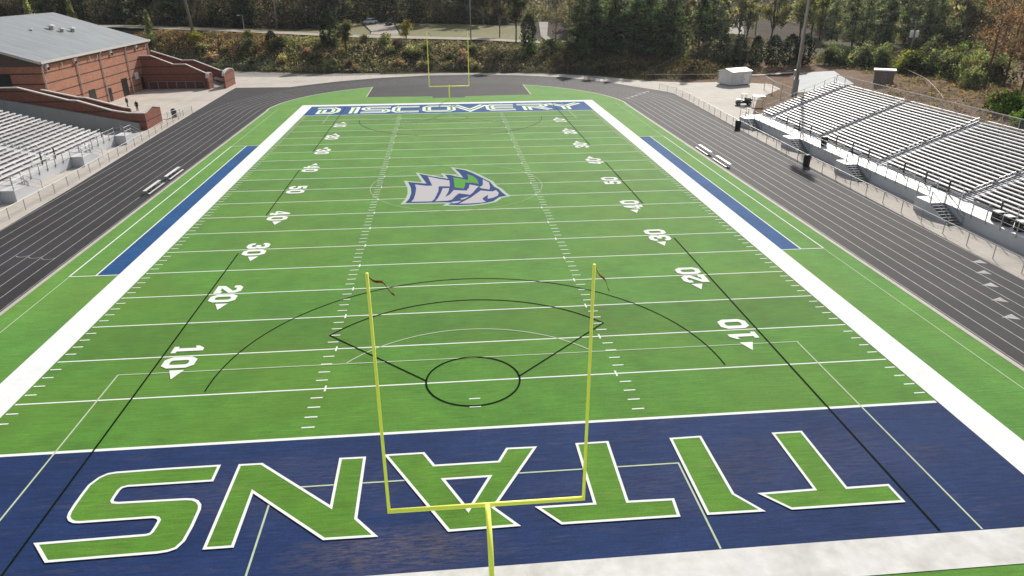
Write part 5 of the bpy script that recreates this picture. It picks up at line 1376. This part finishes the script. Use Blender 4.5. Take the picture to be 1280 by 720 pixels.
# far wood that reads as one mass
def wood_mass():
    r = np.random.default_rng(77); n = 4400
    x = r.uniform(-420, 420, n); y = r.uniform(278, 440, n)
    k = n // 5; x[:k] = r.uniform(150, 420, k); y[:k] = r.uniform(20, 280, k)
    C = []; T = []; S = []
    for a, b in zip(x, y):
        if 92 < a < 132 and b < 320: continue
        h = r.uniform(12, 22); z = terrain(a, b); left = a < 40
        base = np.array([0.050, 0.056, 0.042]) if left else np.array([0.19, 0.205, 0.17])  # right side paler, with haze mixed into the leaf colour
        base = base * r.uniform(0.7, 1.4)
        if r.random() < 0.25: base = base * np.array([1.35, 1.0, 0.8])
        for _ in range(26):
            q = r.uniform(0.12, 1); w = 3.2 * math.sin(math.pi * min(0.95, 0.15 + q * 0.8))
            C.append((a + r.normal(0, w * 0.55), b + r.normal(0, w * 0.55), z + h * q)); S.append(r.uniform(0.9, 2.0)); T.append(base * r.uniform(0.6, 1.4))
    o = cards('far_wood', np.array(C), np.array(S), np.array(T), None, seed=5); o['kind'] = 'stuff'; o.color = (1, 1, 1, 1)
wood_mass()
HAZE = 0.00008
# ------------------------------------------------------------------ camera, sky and sun
cam = bpy.data.cameras.new('camera'); cam_o = bpy.data.objects.new('camera', cam); COL.objects.link(cam_o)
cam.sensor_width = 36.0; cam.lens = 882.19 / 1280 * 36.0; cam.clip_start = 0.5; cam.clip_end = 3000
R_ = Matrix(((0.9955953711, 0.0412441203, -0.0841948902), (-0.0936677454, 0.3990099310, -0.9121498936), (-0.0040262226, 0.9160185574, 0.4011156841)))
cam_o.matrix_world = Matrix.Translation((-0.9486, -29.5857, 20.6372)) @ R_.to_4x4()
scene.camera = cam_o

wd = bpy.data.worlds.new('World'); scene.world = wd; wd.use_nodes = True
nt = wd.node_tree; bg = nt.nodes['Background']
sky = nt.nodes.new('ShaderNodeTexSky'); sky.sky_type = 'NISHITA'; sky.sun_disc = False
sky.sun_elevation = SUN_EL; sky.sun_rotation = SUN_AZ
sky.air_density = 1.0; sky.dust_density = 1.6; sky.ozone_density = 1.0
hs = nt.nodes.new('ShaderNodeHueSaturation'); hs.inputs['Saturation'].default_value = 0.55
nt.links.new(sky.outputs[0], hs.inputs['Color']); nt.links.new(hs.outputs[0], bg.inputs['Color']); bg.inputs['Strength'].default_value = 0.115
sun = bpy.data.lights.new('sun', 'SUN'); sun.energy = 4.8; sun.angle = rad(0.55); sun.color = (1.0, 0.95, 0.87)
so = bpy.data.objects.new('sun', sun); COL.objects.link(so)
d = Vector((math.sin(SUN_AZ) * math.cos(SUN_EL), math.cos(SUN_AZ) * math.cos(SUN_EL), math.sin(SUN_EL)))
so.rotation_euler = d.to_track_quat('Z', 'Y').to_euler()
so.location = d * 200
# thin sunlit autumn haze filling the air over the whole place
hz = MB().span((-700, -140, -30), (700, 900, 90)).build('haze', 'terrain'); hz['kind'] = 'structure'
hm = bpy.data.materials.new('thin_haze'); hm.use_nodes = True; hn = hm.node_tree
hn.nodes.remove(hn.nodes['Principled BSDF'])
vs_ = hn.nodes.new('ShaderNodeVolumeScatter'); vs_.inputs['Color'].default_value = (0.92, 0.97, 1.0, 1); vs_.inputs['Density'].default_value = HAZE; vs_.inputs['Anisotropy'].default_value = 0.45
hn.links.new(vs_.outputs[0], hn.nodes['Material Output'].inputs['Volume'])
hz.data.materials.clear(); hz.data.materials.append(hm)
scene.view_settings.view_transform = 'Standard'; scene.view_settings.look = 'None'; scene.view_settings.exposure = 0; scene.view_settings.gamma = 1
scene.render.engine = 'CYCLES'
scene.cycles.use_denoising = True
scene.cycles.max_bounces = 6; scene.cycles.volume_bounces = 0; scene.cycles.transparent_max_bounces = 24
scene.cycles.caustics_reflective = False; scene.cycles.caustics_refractive = False
